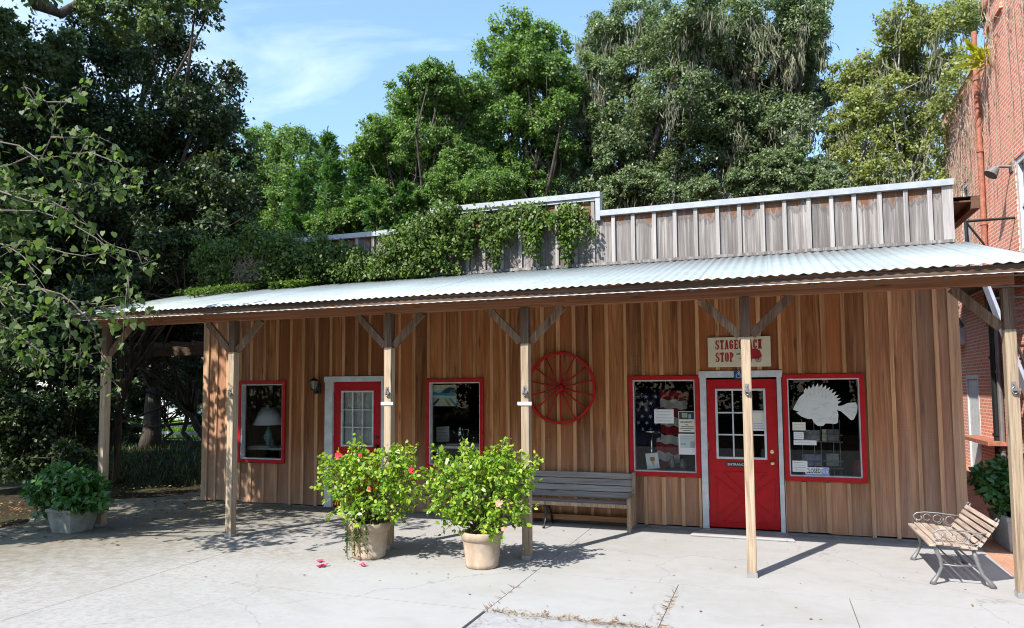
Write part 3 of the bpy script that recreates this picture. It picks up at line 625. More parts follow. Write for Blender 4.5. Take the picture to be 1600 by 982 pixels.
# access sign
ac = thing('access_sign', 'small blue wheelchair symbol sign on the white frame over the right door', 'sign', (-.41, -.037, 2.07))
MB().box(-.47, -.345, -.0445, -.037, 2.062, 2.178).build('sign_plate', BLUE, ac)
s = MB(); y = -.0465; ox, oz = -.408, 2.12
s.tube([(ox+.001+.012*math.cos(t), y, oz+.036+.012*math.sin(t)) for t in np.linspace(0, 6.2, 10)], .004, 4)
s.bar((ox-.003, y, oz+.024), (ox, y, oz-.008), .004, .011, (1, 0, 0)).bar((ox-.002, y, oz+.01), (ox+.024, y, oz+.01), .004, .007).bar((ox-.002, y, oz-.008), (ox+.026, y, oz-.008), .004, .008).bar((ox+.026, y, oz-.008), (ox+.036, y, oz-.036), .004, .008, (1, 0, 0)).bar((ox+.034, y, oz-.036), (ox+.047, y, oz-.033), .004, .007)
s.tube([(ox-.004+.03*math.cos(t), y, oz-.018+.03*math.sin(t)) for t in np.linspace(1.9, 5.9, 14)], .0038, 4)
s.build('wheelchair_symbol', WHITE, ac)
# ------------------------------------------------------------------ window displays
def flat(name, label, cat, x0, x1, y, z0, z1, mat, th=.003, group=None):
    return thing(name, label, cat, ((x0+x1)/2, y, z0), group)
def sheet(name, label, cat, x0, x1, z0, z1, y, mat, lines=0, extra=None, tilt=0, group=None, ink=GREYINK):
    t = thing(name, label, cat, ((x0+x1)/2, y, z0), group)
    MB().box(x0, x1, y, y+.002, z0, z1).build('sheet', mat, t)
    m = MB(); w = x1-x0; hh = z1-z0
    for k in range(lines):
        zc = z1-hh*(k+.8)/(lines+.6); m.box(x0+w*(.1+.06*(k % 2)), x1-w*(.1+.05*((k+1) % 3)), y-.0012, y-.0004, zc-hh*.018, zc+hh*.018)
    if lines: m.build('print_lines', ink, t)
    if extra: extra(t)
    t.rotation_euler.y = tilt
    return t
Yg = .0165
def W(px, py, y): p = at(px, py, y); return p.x, p.z
def rect(px0, py0, px1, py1, y):
    a = at(px0, py0, y); b = at(px1, py1, y); return a.x, b.x, b.z, a.z
a, b, c_, d = rect(1022, 640, 1053, 662, Yg)
sheet('window_notice', 'white lettered notice taped in the middle of the flag window', 'notice', a, b, c_, d, Yg, PAPER, 4)
a, b, c_, d = rect(1060, 643, 1086, 676, Yg)
def poster_top(t, x0=a, x1=b, z0=c_, z1=d):
    m = MB(); h = z1-z0; w = x1-x0; m.box(x0+.008, x1-.008, Yg-.0015, Yg-.0005, z1-h*.38, z1-.008, 0)
    m.box(x0+w*.2, x0+w*.55, Yg-.0025, Yg-.0017, z1-h*.3, z1-h*.08, 1); m.box(x0+w*.62, x0+w*.78, Yg-.0025, Yg-.0017, z1-h*.34, z1-h*.14, 2)
    m.build('poster_picture', [INK, plain('poster_green', (.3,.36,.28), .7), plain('poster_blue', (.25,.35,.5), .7)], t)
    text_mesh('MICANOPY', .03, x0+w*.12, z1-h*.55, Yg-.0006, INK, 'poster_lettering', t, w*.76, bold=.001)
    m = MB()
    for k, (u, v) in enumerate(((.4, .6), (.12, .9), (.08, .92), (.25, .75))): zc = z1-h*(.64+.09*k); m.box(x0+w*u, x0+w*v, Yg-.0012, Yg-.0004, zc-.004, zc+.004)
    m.build('print_lines', INK, t)
sheet('town_poster', 'cream town poster with dark picture on top in the flag window', 'poster', a, b, c_, d, Yg, CARD, 0, poster_top)
a, b, c_, d = rect(1060, 678, 1087, 711, Yg)
def photo_pic(t, x0=a, x1=b, z0=c_, z1=d):
    h = z1-z0; m = MB(); m.box(x0+.02, x1-.008, Yg-.0015, Yg-.0005, z0+h*.32, z1-.02, 0); m.box(x0+.03, x0+.1, Yg-.0025, Yg-.0017, z0+h*.46, z0+h*.55, 1); m.box(x1-.07, x1-.01, Yg-.0025, Yg-.0017, z0+h*.33, z0+h*.64, 1)
    m.build('old_photograph', [plain('photo_grey', (.48,.54,.55), .7), GREYINK], t)
sheet('photo_sheet', 'white sheet with a grey landscape photograph below the town poster', 'poster', a, b, c_, d, Yg, PAPER, 0, photo_pic)
a, b, c_, d = rect(1011, 708, 1031, 733, .12)
def ice(t, x0=a, x1=b, z0=c_, z1=d):
    m = MB(); w = x1-x0; h = z1-z0; y = .118
    m.prism([(x0+w*.38, z0+h*.5), (x0+w*.52, z0+h*.14), (x0+w*.66, z0+h*.5)], (0, y, 0), (1, 0, 0), (0, 0, 1), .001, 0)
    m.lathe([(.0, 0), (.02, 0)], (x0+w*.5, y-.002, z0+h*.6), 8, 1); m.box(x0+w*.34, x0+w*.7, y-.001, y-.0002, z0+h*.5, z0+h*.74, 1); m.build('postcard_picture', [plain('cone_tan', (.5,.45,.22), .7), plain('scoop_brown', (.4,.16,.06), .7)], t)
sheet('postcard', 'tilted white postcard with a brown cone picture low in the flag window', 'card', a, b, c_, d, .12, PAPER, 0, ice, -.12)
# draped flag
fl = thing('draped_flag', 'stars and stripes flag draped behind the window left of the right door', 'flag', (-1.5, .3, .9))
def fold(x, z): return .36+.035*math.sin(x*26+z*3)+.02*math.sin(z*17+x*5)
FB, FW, FR = plain('flag_blue', (.012,.017,.05), .9, .1), plain('flag_white', (.5,.48,.46), .9, .1), plain('flag_red', (.25,.018,.03), .9, .1)
def drape(x0, x1, z0, z1, skew, mat, nm):
    m = MB(); n = 26; k = 8; vs = []
    for j in range(k+1):
        for i in range(n+1):
            xx = x0+(x1-x0)*i/n; zz = z0+(z1-z0)*j/k+skew*(i/n)+.012*math.sin(i*.55); vs.append((xx, fold(xx, zz), zz))
    m._add(vs, [(j*(n+1)+i, j*(n+1)+i+1, (j+1)*(n+1)+i+1, (j+1)*(n+1)+i) for j in range(k) for i in range(n)]); return m.build(nm, mat, fl, smooth=True)
fx0, fz1 = W(991, 613, .36); fxm, _ = W(1031, 620, .36); fx1, fz0 = W(1078, 722, .36)
drape(fx0, fxm, 1.12, fz1, 0, FB, 'star_field')
zs = np.linspace(fz1+.02, .78, 10)
for k in range(9): drape(fxm+.002+(.0 if k < 5 else -.06), fx1-.02*k, zs[k+1], zs[k], -.02-.004*k, FR if k % 2 == 0 else FW, 'stripe')
st = MB()
for r in range(6):
    for q in range(3):
        sx = fx0+.05+q*.13+(r % 2)*.06; sz = fz1-.07-r*.095
        if sx > fxm-.03: continue
        pts = [((.034 if k % 2 == 0 else .014)*math.sin(k*math.pi/5+.2*r), (.034 if k % 2 == 0 else .014)*math.cos(k*math.pi/5+.2*r)) for k in range(10)]
        st.prism([(p, q_) for p, q_ in pts], (sx, fold(sx, sz)-.012, sz), (1, 0, 0), (0, 0, 1), .002)
st.build('stars', FW, fl)
def table(name, label, x0, x1, y0, y1, z, mat=DARKWOOD):
    t = thing(name, label, 'table', ((x0+x1)/2, (y0+y1)/2, .034)); MB().box(x0, x1, y0, y1, z-.04, z-.001).build('tabletop', mat, t)
    for u in (x0+.03, x1-.07):
        for v in (y0+.03, y1-.07): MB().box(u, u+.04, v, v+.04, .035, z-.0405).build('leg', DARKWOOD, t)
    return t
table('display_table', 'dark table under jars inside the flag window', -1.88, -.98, .15, .6, .80)
def jar(x, y, z, r, h, label, mat, nm='glass_jar'):
    o = MB().lathe([(r*.9, 0), (r, .02), (r, h*.7), (r*.5, h*.82), (r*.55, h), (r*.2, h+.01)], (x, y, z), 16).build(nm, mat, None, smooth=True); return tag(o, label, 'jar')
SMOKE = plain('smoked_jar', (.16,.17,.17), .1, .8)
jar(-1.36, .27, .80, .04, .17, 'tall grey jar on the table in the flag window', SMOKE); jar(-1.22, .3, .80, .045, .12, 'squat grey jar beside the tall jar in the flag window', SMOKE)
cd_ = MB(); cx_, cz_ = W(1015, 676, .25); cd_.lathe([(.05, -.36), (.055, -.34), (.018, -.3), (.018, -.03), (.13, 0), (.14, .02), (.11, .03)], (cx_+.02, .28, cz_), 20); tag(cd_.build('cake_stand', SILVER, None, smooth=True), 'silver pedestal dish in front of the star field of the flag', 'dish')
# fish
fsh = thing('fish_cutout', 'white painted fish cutout with a spiny fin in the right window', 'fish ornament', (.6, .01, 1.4))
outl = [(1239,640),(1243,632),(1249,621),(1256,615),(1256,611),(1259,606),(1261,610),(1264,603),(1267,608),(1271,600),(1273,606),(1278,599),(1279,606),(1285,600),(1285,607),(1291,602),(1290,609),(1297,605),(1295,611),(1302,608),(1299,615),(1307,612),(1303,619),(1311,617),(1306,623),(1314,622),(1308,627),(1315,627),(1309,632),(1310,635),(1316,634),(1325,630),(1337,629),(1340,635),(1339,645),(1334,656),(1330,657),(1322,650),(1314,643),(1308,641),(1310,648),(1309,661),(1304,663),(1296,662),(1290,662),(1286,666),(1278,666),(1272,661),(1269,655),(1262,655),(1252,651),(1244,645),(1249,644)]
pp_ = [W(u, v, .0145) for u, v in outl]
FISHM, nt, out_ = newmat('fish_paint'); co = objco(nt); nz = noise(nt, vec(nt, co, (7, 7, 11)), 1.4, 6, .7, .6)
bsdf(nt, out_, ramp(nt, nz, [(.3, (.42,.52,.58)), (.45, (.62,.66,.64)), (.7, (.70,.70,.64))]), .6, .3, 0, nz, .2, .004)
MB().prism(pp_, (0, .0185, 0), (1, 0, 0), (0, 0, 1), .008).build('body_board', FISHM, fsh)
fm = MB()
for (u0, v0), (u1, v1) in [((1259,615),(1261,622)),((1264,610),(1266,619)),((1271,607),(1273,617)),((1278,606),(1279,616)),((1284,607),(1285,617)),((1290,609),(1290,619)),((1296,612),(1295,621)),((1301,616),(1299,624)),((1318,640),(1333,651)),((1318,638),(1336,645)),((1318,636),(1337,637)),((1296,655),(1306,644)),((1296,657),(1307,652)),((1275,660),(1284,655)),((1277,655),(1290,654))]:
    p, q = W(u0, v0, .009), W(u1, v1, .009); fm.bar((p[0], .0095, p[1]), (q[0], .0095, q[1]), .004, .0025, (0, 1, 0))
p = W(1247, 633, .009); fm.lathe([(.0, -.002), (.006, -.002), (.006, .002), (0, .002)], (p[0], .009, p[1]), 8, 1); q0, q1 = W(1239.5, 641, .009), W(1248, 644, .009); fm.bar((q0[0], .0095, q0[1]), (q1[0], .0095, q1[1]), .007, .003, (0, 1, 0), 1)
fm.build('painted_fins', [plain('fish_line', (.4,.47,.5), .7), INK], fsh)
YW = .0165
sheet('yellow_card', 'small yellowed card highest of the cards under the fish', 'card', *rect(1238, 660, 1259, 673, YW), YW, CARD, 2)
sheet('small_notice', 'small white card between the yellowed card and the long strip', 'card', *rect(1240, 675, 1256, 687, YW), YW, PAPER, 3)
sheet('paper_strip', 'long white paper strip under the small cards in the fish window', 'card', *rect(1240, 688, 1276, 696, YW), YW, PAPER, 1)
sheet('paper_notice', 'square white notice overlapping the closed sign in the fish window', 'notice', *rect(1238, 720, 1262, 738, .013), .013, PAPER, 4)
a, b, c_, d = rect(1258, 730, 1296, 744, YW)
def closed(t, x0=a, x1=b, z0=c_, z1=d):
    w = x1-x0; h = z1-z0; m = MB(); m.box(x0+.003, x1-w*.32, YW-.0015, YW-.0002, z0+h*.2, z1-.004, 0); m.tube([(x1-w*.16+.042*math.cos(k), YW-.002, z0+h*.48+.042*math.sin(k)) for k in np.linspace(0, 6.28, 16)], .006, 4, 1); m.box(x1-w*.19, x1-w*.13, YW-.0025, YW-.0015, z0+h*.2, z0+h*.75, 1); m.box(x0+.01, x1-w*.34, YW-.0022, YW-.0016, z0+h*.07, z0+h*.14, 1)
    m.build('sign_print', [PAPER, plain('sign_print_blue', (.3,.36,.6), .6)], t)
    text_mesh('CLOSED', .085, x0+.008, z0+h*.3, YW-.002, INK, 'closed_lettering', t, w*.62, bold=.0015)
sheet('closed_sign', 'white and blue closed sign standing at the foot of the fish window', 'sign', a, b, c_, d, YW, plain('sign_pale_blue', (.5,.56,.74), .6), 0, closed)
rk = thing('book_rack', 'wire rack of books and cards behind the fish window', 'rack', (.62, .4, .034)); rm = MB()
rx0, rz0 = W(1254, 690, .4); rx1, rz1 = W(1312, 672, .4); rz2 = W(1260, 715, .4)[1]
for xx in (rx0, rx0+.15, (rx0+rx1)/2, rx1-.08, rx1): rm.tube([(xx, .42, .035), (xx, .42, 1.5)], .005, 6)
for zz in (rz0, rz0+.09, rz2-.14, rz2-.04): rm.tube([(rx0-.03, .36, zz), (rx1+.03, .36, zz)], .004, 6); rm.tube([(rx0-.03, .44, zz), (rx1+.03, .44, zz)], .004, 6)
rm.build('wire_frame', GALV, rk)
for i, (u0, v0, u1, v1, cl, nm) in enumerate([(1256,672,1281,689,(.3,.31,.32),'grey landscape card standing left on the upper rack'),(1284,671,1293,690,(.5,.46,.36),'tan book leaning left of the black cover on the upper rack'),(1291,671,1311,690,(.16,.16,.16),'dark cover book right on the upper rack'),(1253,710,1284,729,(.26,.3,.38),'blue grey card standing left on the lower rack'),(1291,709,1311,729,(.24,.26,.25),'grey picture book right on the lower rack')]):
    a, b, c_, d = rect(u0, v0, u1, v1, .4); o = MB().box(a, b, .39, .405, c_, d).build('book', plain('book_cover', cl, .6, .3, 0, .5, 18), None); tag(o, nm, 'book', 'books on the wire rack'); o.rotation_euler.y = 0
rd = MB(); p = at(1345, 735, .45); rd.lathe([(.10, -.62), (.105, -.1), (.11, 0), (.10, .1), (.06, .17), (0, .19)], (p.x, .5, p.z-.05), 20); tag(rd.build('red_urn', plain('dark_red_glaze', (.28,.02,.02), .4, .4), None, smooth=True), 'dull red rounded urn in the lower right corner of the fish window', 'urn')
table('low_counter', 'dark low counter inside the fish window', .2, 1.1, .12, .7, .62)
# lamp window
p = at(419, 697, .6)
table('cloth_table', 'table with a pale cloth inside the leftmost window', -9.0, -8.05, .25, 1.1, p.z, CLOTH)
lp = thing('table_lamp', 'teal ceramic table lamp with pale blue shade in the leftmost window', 'lamp', p); b0 = p.z
MB().lathe([(.06, .001), (.065, .02), (.04, .04), (.075, .11), (.085, .18), (.06, .25), (.03, .29), (.035, .31), (.012, .32), (.012, .4)], p, 24).build('lamp_base', TEAL, lp, smooth=True)
s0 = at(419, 664, .6).z-b0; s1 = at(419, 637, .6).z-b0
MB().lathe([(.285, s0), (.13, s1), (.127, s1-.002), (.281, s0)], p, 32, closed=True).build('lamp_shade', SHADE, lp, smooth=True)
jar(p.x+.17, .5, b0, .03, .12, 'small clear jar beside the teal lamp', SMOKE); 
cl = MB().box(-8.8, -8.35, .3, .5, b0, b0+.012).build('folded_cloth', PAPER, None); tag(cl, 'white folded cloth lying in front of the teal lamp', 'cloth')
# tea window
tz = at(712, 691, .7).z
table('tea_counter', 'dark counter with silverware inside the second window', -5.3, -3.75, .45, 1.2, tz)
a, b, c_, d = rect(675, 602, 713, 635, .1)
pic = thing('seaside_painting', 'blue and green beach picture hung at top of the second window', 'picture', ((a+b)/2, .1, c_)); pm = MB(); w = b-a; h = d-c_
pm.box(a, b, .1, .112, c_, d, 0)
def pg(pts, mi, k): pm.prism([(a+w*u, c_+h*v) for u, v in pts], (0, .0995-.001*k, 0), (1, 0, 0), (0, 0, 1), .0008, mi)
pg([(0,.38),(1,.38),(1,.48),(0,.52)], 1, 1); pg([(0,.52),(1,.48),(1,.7),(.8,.85),(.55,.8),(.3,.62),(0,.72)], 2, 1); pg([(.4,.62),(1,.6),(1,.82),(.75,.9),(.55,.82)], 3, 2)
pg([(.0,.08),(.1,.02),(.34,.34),(.24,.36)], 3, 2); pg([(.5,.36),(.58,.36),(.8,.02),(.68,.02)], 4, 2); pg([(.68,.36),(.76,.37),(1,.1),(1,.0),(.95,.0)], 2, 2); pg([(.3,.1),(.45,.1),(.42,.0),(.33,.0)], 1, 2); pg([(0,.2),(.16,.36),(.1,.38),(0,.3)], 4, 2)
pm.build('painted_panel', [plain('sand_pale', (.55,.56,.42), .7), plain('wave_pale', (.45,.68,.72), .7), plain('wave_blue', (.03,.28,.42), .7), plain('wave_dark', (.01,.07,.12), .7), plain('board_olive', (.32,.34,.05), .7)], pic)
a, b, c_, d = rect(680, 655, 700, 679, .5)
cf = sheet('framed_certificate', 'pale framed certificate propped left of the silver pot', 'picture frame', a, b, tz+.012, tz+.012+(d-c_), .55, PAPER, 4); cf.rotation_euler = (-.12, -.06, 0)
p = at(719, 682, .8)
tp = thing('silver_pot', 'silver teapot with tall handle on the counter in the second window', 'teapot', (p.x, .8, tz)); 
MB().lathe([(.06, .001), (.065, .012), (.03, .03), (.075, .08), (.085, .13), (.06, .19), (.05, .22), (.055, .225), (.02, .25), (.015, .27), (0, .28)], (p.x, .8, tz), 20).build('pot_body', SILVER, tp, smooth=True)
MB().tube([(p.x+.07, .8, tz+.08), (p.x+.14, .8, tz+.1), (p.x+.15, .8, tz+.2), (p.x+.05, .8, tz+.21)], .009, 8).build('handle', SILVER, tp, smooth=True)
MB().tube([(p.x-.07, .8, tz+.1), (p.x-.12, .8, tz+.16), (p.x-.15, .8, tz+.24)], [.018, .013, .01], 8).build('spout', SILVER, tp, smooth=True)
for i, dx in enumerate((-.25, .27)):
    o = MB().lathe([(.03, 0), (.015, .02), (.045, .06), (.04, .09), (.01, .1)], (p.x+dx, .75, tz), 16).build('silver_cup', SILVER, None, smooth=True); tag(o, ('small silver cup left of the silver teapot', 'small silver cup right of the silver teapot')[i], 'cup')
zz = at(700, 690, .3).z-.06
gt = table('glass_case', 'pale edged low case below the silver pot in the second window', -5.0, -4.0, .16, .42, zz, plain('pale_case', (.38,.42,.4), .3, .5))
for i, dx in enumerate((-4.78, -4.28)):
    o = MB().lathe([(.07, 0), (.13, .02), (.14, .024), (.12, .026)], (dx, .29, zz), 24).build('plate_stack', plain('china', (.45,.47,.46), .3, .5), None, smooth=True); tag(o, ('white plates at left on the pale case', 'white plates at right on the pale case')[i], 'plates')
def atx(px, py, x):
    d = _r*((px-CX)/FPX) - _u*((py-CY)/FPX) + _f
    return Vector(CAM + (x-CAM[0])/d[0]*d)
# ------------------------------------------------------------------ ground
g = MB().quad((-300, -60, -.05), (300, -60, -.05), (300, 400, -.05), (-300, 400, -.05)).build('ground', EARTH); struct(g)
def slab(name, polys, mat, z=0.0, th=.1):
    m = MB()
    for p in polys: m.prism(p, (0, 0, z-th), (1, 0, 0), (0, 1, 0), th)
    return struct(m.build(name, mat))
G = .0035
def edgex(y): return -10.9+.35*math.sin(y*1.7)+.2*math.sin(y*4.1)
left = [(edgex(y), y) for y in np.linspace(.9, -14, 40)]
slab('pavement', [left+[(-6.24-G, -14), (-6.24-G, .9), ], [(-6.24+G, -4.235), (-2.42-G, -4.235), (-2.42-G, -2.865), (-6.24+G, -2.848)],
     [(-6.24+G, -2.84), (-2.42-G, -2.86), (-2.42-G, .025), (-6.24+G, .025)], [(-2.42+G, -2.86), (2.24, -2.87), (2.31, .025), (-2.42+G, .025)],
     [(-2.42+G, -4.235), (-.92-G, -4.235), (-.92-G, -2.87), (-2.42+G, -2.87)], [(-.92+G, -4.235), (.62-G, -4.235), (.62-G, -2.872), (-.92+G, -2.872)], [(.62+G, -4.235), (2.6, -4.235), (2.6, -2.875), (.62+G, -2.875)],
     [(-6.24+G, -14), (-2.44, -14), (-2.44, -4.247), (-6.24+G, -4.247)]], CONC)
slab('road', [[(-2.42, -14), (9, -14), (9, -4.255), (-2.42, -4.255)]], ROAD, -.012)
slab('brick_path', [[(2.25, -2.88), (2.6, -2.885), (2.6, -4.24), (6, -4.24), (6, 0), (4.5, 0), (4.5, 14), (2.24, 14), (2.315, .03)]], PAVER, -.004)
struct(MB().quad((-300, 14, -.044), (-14, 14, -.044), (-14, 300, -.044), (-300, 300, -.044)).build('lawn', LAWN))
rs = np.random.default_rng(3)
# moss strip and litter along the shaded joint
def scatter(name, mat, C, size, T, flat=True, up=False):
    N = len(C); ang = rs.uniform(0, 6.28, N); D = np.stack([np.cos(ang), np.sin(ang), rs.uniform(-.15, .35, N)], 1)
    Nn = np.tile([0, 0, 1.0], (N, 1))+rs.normal(size=(N, 3))*.3
    if up: D = np.stack([np.cos(ang)*.5, np.sin(ang)*.5, np.ones(N)], 1); Nn = rs.normal(size=(N, 3))
    return poly_mesh(name, leaves(C, D, Nn, size*rs.uniform(.6, 1.4, N), T), len(T), mat)
N = 1500; C = np.stack([rs.uniform(-13, -7.4, N), rs.uniform(-3.4, 1.5, N), np.full(N, .006)], 1)
C = C[rs.uniform(0, 1, N) < np.clip((-7.0-C[:, 0])/4, .05, 1)]
stuff(scatter('leaf_litter', L_DRY, C, .055, OVAL))
N = 130; C = np.stack([rs.uniform(-7.6, 2.0, N), rs.uniform(-4.2, -.3, N), np.full(N, .005)], 1); stuff(scatter('leaf_specks', L_DRY, C, .028, OVAL))
pt = []
for (cx, n, sx) in ((-2.05, 40, .18), (-1.5, 130, .28), (-1.0, 35, .2), (-2.35, 12, .05)):
    pt.append(np.stack([rs.normal(cx, sx, n), rs.normal(-4.26, .035, n), np.full(n, .004)], 1))
pt.append(np.stack([np.full(20, -2.42)+rs.normal(0, .012, 20), rs.uniform(-4.3, -3.4, 20), np.full(20, .004)], 1)); pt.append(np.stack([np.full(40, -.92)+rs.normal(0, .012, 40), rs.uniform(-4.2, -3.2, 40), np.full(40, .004)], 1))
stuff(scatter('dry_weeds', L_DRY, np.concatenate(pt), .06, BLADE*np.array([1.3, 1, 1])))
N = 9000; C = np.stack([rs.uniform(-45, -15, N), rs.uniform(13.5, 24, N), np.full(N, -.04)], 1); stuff(scatter('long_grass', L_GRASS, C, .4, BLADE*np.array([1.2, 1, 1]), up=True))
N = 9000; C = np.stack([rs.uniform(-24, -10.9, N), rs.uniform(1.6, 12.5, N), np.full(N, -.04)], 1); stuff(scatter('undergrowth', L_DARK, C, .15, BLADE*np.array([2.0, 1, 1]), up=True))
# fallen flowers
for i, (u, v, lb) in enumerate([(500, 879, 'fallen pink petal farthest from the camera in the loose trio left of the pots'), (499, 887, 'crumpled fallen flower at left front of the loose trio on the concrete'), (505, 886, 'small fallen petal right in the loose trio on the concrete'), (568, 885, 'single fallen flower on the concrete just in front of the left pot')]):
    d = _r*((u-CX)/FPX) - _u*((v-CY)/FPX) + _f; t = -CAM[2]/d[2]; p = Vector(CAM+t*d); k = 7
    C = np.tile([p.x, p.y, .012], (k, 1))+rs.normal(size=(k, 3))*[.012, .012, .004]
    D = np.stack([np.cos(np.arange(k)*.9+i), np.sin(np.arange(k)*.9+i), np.full(k, .3)], 1)
    o = poly_mesh('fallen_flower', leaves(C, D, np.tile([0, 0, 1.], (k, 1))+rs.normal(size=(k, 3))*.4, np.full(k, .045), OVAL*np.array([1.5, 1, 1])), 6, PINK); tag(o, lb, 'petal', 'fallen hibiscus flowers on the concrete')
# ------------------------------------------------------------------ pew bench by the wall
pw = thing('pew_bench', 'weathered grey plank bench with a carved end standing under the wagon wheel', 'bench', (-2.65, -.32, 0))
BX0, BX1 = -3.42, -1.87
for k, (y, z) in enumerate([(-.505, .372), (-.375, .368), (-.245, .366)]): MB().box(BX0, BX1, y-.0, y+.118, z-.03, z).build('seat_plank', W_GREY, pw, bevel=.005)
MB().box(BX0, BX1, -.522, -.506, .325, .374).build('seat_edge', W_OLD, pw)
for k in range(4):
    z0 = .40+k*.088; y0 = -.155+.02*k
    MB().bar((BX0, y0, z0+.04), (BX1, y0, z0+.04), .024, .082, (0, .2, 1)).build('back_plank', W_GREY, pw, bevel=.004)
MB().box(BX0, BX1, -.12, -.095, .06, .135).build('stretcher', W_ORNG, pw)
prof = [(-.555, 0), (-.50, 0), (-.47, .05), (-.14, .06), (-.10, 0), (-.05, 0), (-.05, .3), (-.045, .55), (-.05, .75), (-.075, .775), (-.11, .76), (-.135, .70), (-.15, .60), (-.17, .52), (-.25, .48), (-.40, .465), (-.52, .47), (-.56, .44), (-.55, .39), (-.52, .36), (-.525, .27), (-.55, .2), (-.555, .13), (-.54, .08), (-.565, .05)]
for xx in (BX1, BX0-.045): MB().prism([(p[0], p[1]) for p in prof], (xx, 0, 0), (0, 1, 0), (0, 0, 1), .045).build('bench_end', W_OLD, pw, bevel=.006)
lg = MB(); x = -3.04
lg.tube([(x, -.50, .335), (x, -.47, .27), (x, -.42, .2), (x, -.44, .12), (x, -.50, .05), (x, -.55, .012)], [.022, .024, .02, .018, .016, .02], 8)
lg.tube([(x, -.47, .3), (x, -.38, .31), (x, -.3, .3), (x, -.2, .2), (x, -.12, .05), (x, -.08, .01)], [.014, .016, .016, .015, .015, .018], 8)
lg.tube([(x, -.42+.045*math.cos(t), .24+.045*math.sin(t)) for t in np.linspace(0, 5.5, 12)], .01, 6); lg.build('iron_leg', BLACK, pw, smooth=True)
# ------------------------------------------------------------------ garden bench
gb = thing('garden_bench', 'weathered slatted garden bench with scrolled iron ends at the right porch corner', 'bench', (1.72, -1.55, 0))
ys = (-1.02, -2.08); FXX = 1.50
def sx(t): return Vector((0, 0, 0))
seatp = [(1.445, .385), (1.505, .402), (1.575, .398), (1.65, .392), (1.725, .38), (1.80, .372)]
for x, z in seatp: MB().box(x-.03, x+.03, ys[1]-.05, ys[0]+.05, z-.011, z+.011).build('seat_slat', W_SLAT, gb, bevel=.004)
for k in range(5):
    t = k/4; x = 1.86+.135*t; z = .41+.20*t
    MB().bar((x, ys[1]-.05, z), (x, ys[0]+.05, z), .020, .044, (.56, 0, .83)).build('back_slat', W_SLAT, gb, bevel=.004)
for y in ys:
    m = MB()
    m.tube([(1.47, y, .40), (1.485, y, .33), (1.52, y, .24), (1.525, y, .17), (1.49, y, .09), (1.455, y, .035), (1.445, y, .0)], [.018, .02, .019, .017, .018, .024, .034], 8)
    m.tube([(1.80, y, .36), (1.82, y, .28), (1.84, y, .2), (1.87, y, .12), (1.93, y, .05), (1.955, y, .0)], [.018, .02, .019, .017, .022, .034], 8)
    m.tube([(1.44, y, .365), (1.5, y, .382), (1.65, y, .37), (1.80, y, .35), (1.84, y, .385), (1.88, y, .41), (1.95, y, .52), (2.02, y, .63), (2.03, y, .655), (2.01, y, .665), (1.995, y, .645)], .010, 6)
    m.tube([(1.505, y, .2), (1.65, y, .19), (1.84, y, .2)], .008, 6)
    m.build('iron_end', IRON, gb, smooth=True)
    a = MB(); yy = y
    a.tube([(1.94, y, .51), (1.85, y, .515), (1.72, y, .53), (1.58, y, .535), (1.50, y, .525), (1.465, y, .495), (1.475, y, .455), (1.52, y, .44), (1.55, y, .465), (1.54, y, .49)], .008, 6)
    a.tube([(1.50, y, .41), (1.495, y, .46)], .009, 6)
    a.tube([(1.70+.05*math.cos(t)*(1-.06*t), y, .465+.05*math.sin(t)*(1-.06*t)) for t in np.linspace(-1.5, 6.5, 18)], .005, 5)
    a.tube([(1.82+.048*math.cos(t)*(1-.06*t), y, .455+.048*math.sin(t)*(1-.06*t)) for t in np.linspace(4.5, -3.5, 18)], .005, 5)
    a.tube([(1.60+.035*math.cos(t), y, .48+.035*math.sin(t)) for t in np.linspace(0, 5.6, 12)], .005, 5)
    a.build('armrest', IRON, gb, smooth=True)
MB().tube([(1.84, ys[0], .2), (1.84, ys[1], .2)], .009, 6).tube([(1.66, ys[0], .19), (1.66, ys[1], .19)], .008, 6).build('tie_rod', IRON, gb)
# ------------------------------------------------------------------ potted hibiscus
def sprig(P0, P1, n, size, rs, sag=.05):
    P0, P1 = np.array(P0), np.array(P1); t = rs.uniform(.25, 1, n)[:, None]; p = P0+(P1-P0)*t+rs.normal(size=(n, 3))*.012
    d = unit(P1-P0)[None]*.5+rs.normal(size=(n, 3))*.8; nn = rs.normal(size=(n, 3))*.6+np.array([0, -.3, .8])
    return leaves(p, d, nn, size*rs.uniform(.6, 1.2, n), OVAL)
def pot_mesh(base, rt, rb, h, parent):
    q = [(rb-.012, .0), (rb, .012), (rb+.006, .05), (rb+.003, .055), (rb+(rt-rb)*.7, h*.76), (rt-.012, h*.77), (rt, h*.785), (rt+.004, h*.97), (rt-.004, h), (rt-.03, h), (rt-.035, h*.9), (rt-.045, h*.86), (.0, h*.86)]
    MB().lathe(q[:-1]+[(.001, h*.86)], base, 40).build('pot', POT, parent, smooth=True)
    MB().lathe([(rt-.05, h*.87), (.05, h*.89), (.0, h*.90)], base, 24).build('soil', SOIL, parent)
def bloom(p, r, mat, parent, nm='flower'):
    k = 5; C = np.tile(np.array(p), (k, 1)); a = np.arange(k)*2*math.pi/k+RNG.random()
    D = np.stack([np.cos(a), np.full(k, -.45), np.sin(a)], 1); V = leaves(C, D, np.tile([0, -1., .3], (k, 1))+rs.normal(size=(k, 3))*.15, np.full(k, r), OVAL*np.array([1.9, 1, 2])); poly_mesh(nm, V, 6, mat, parent)
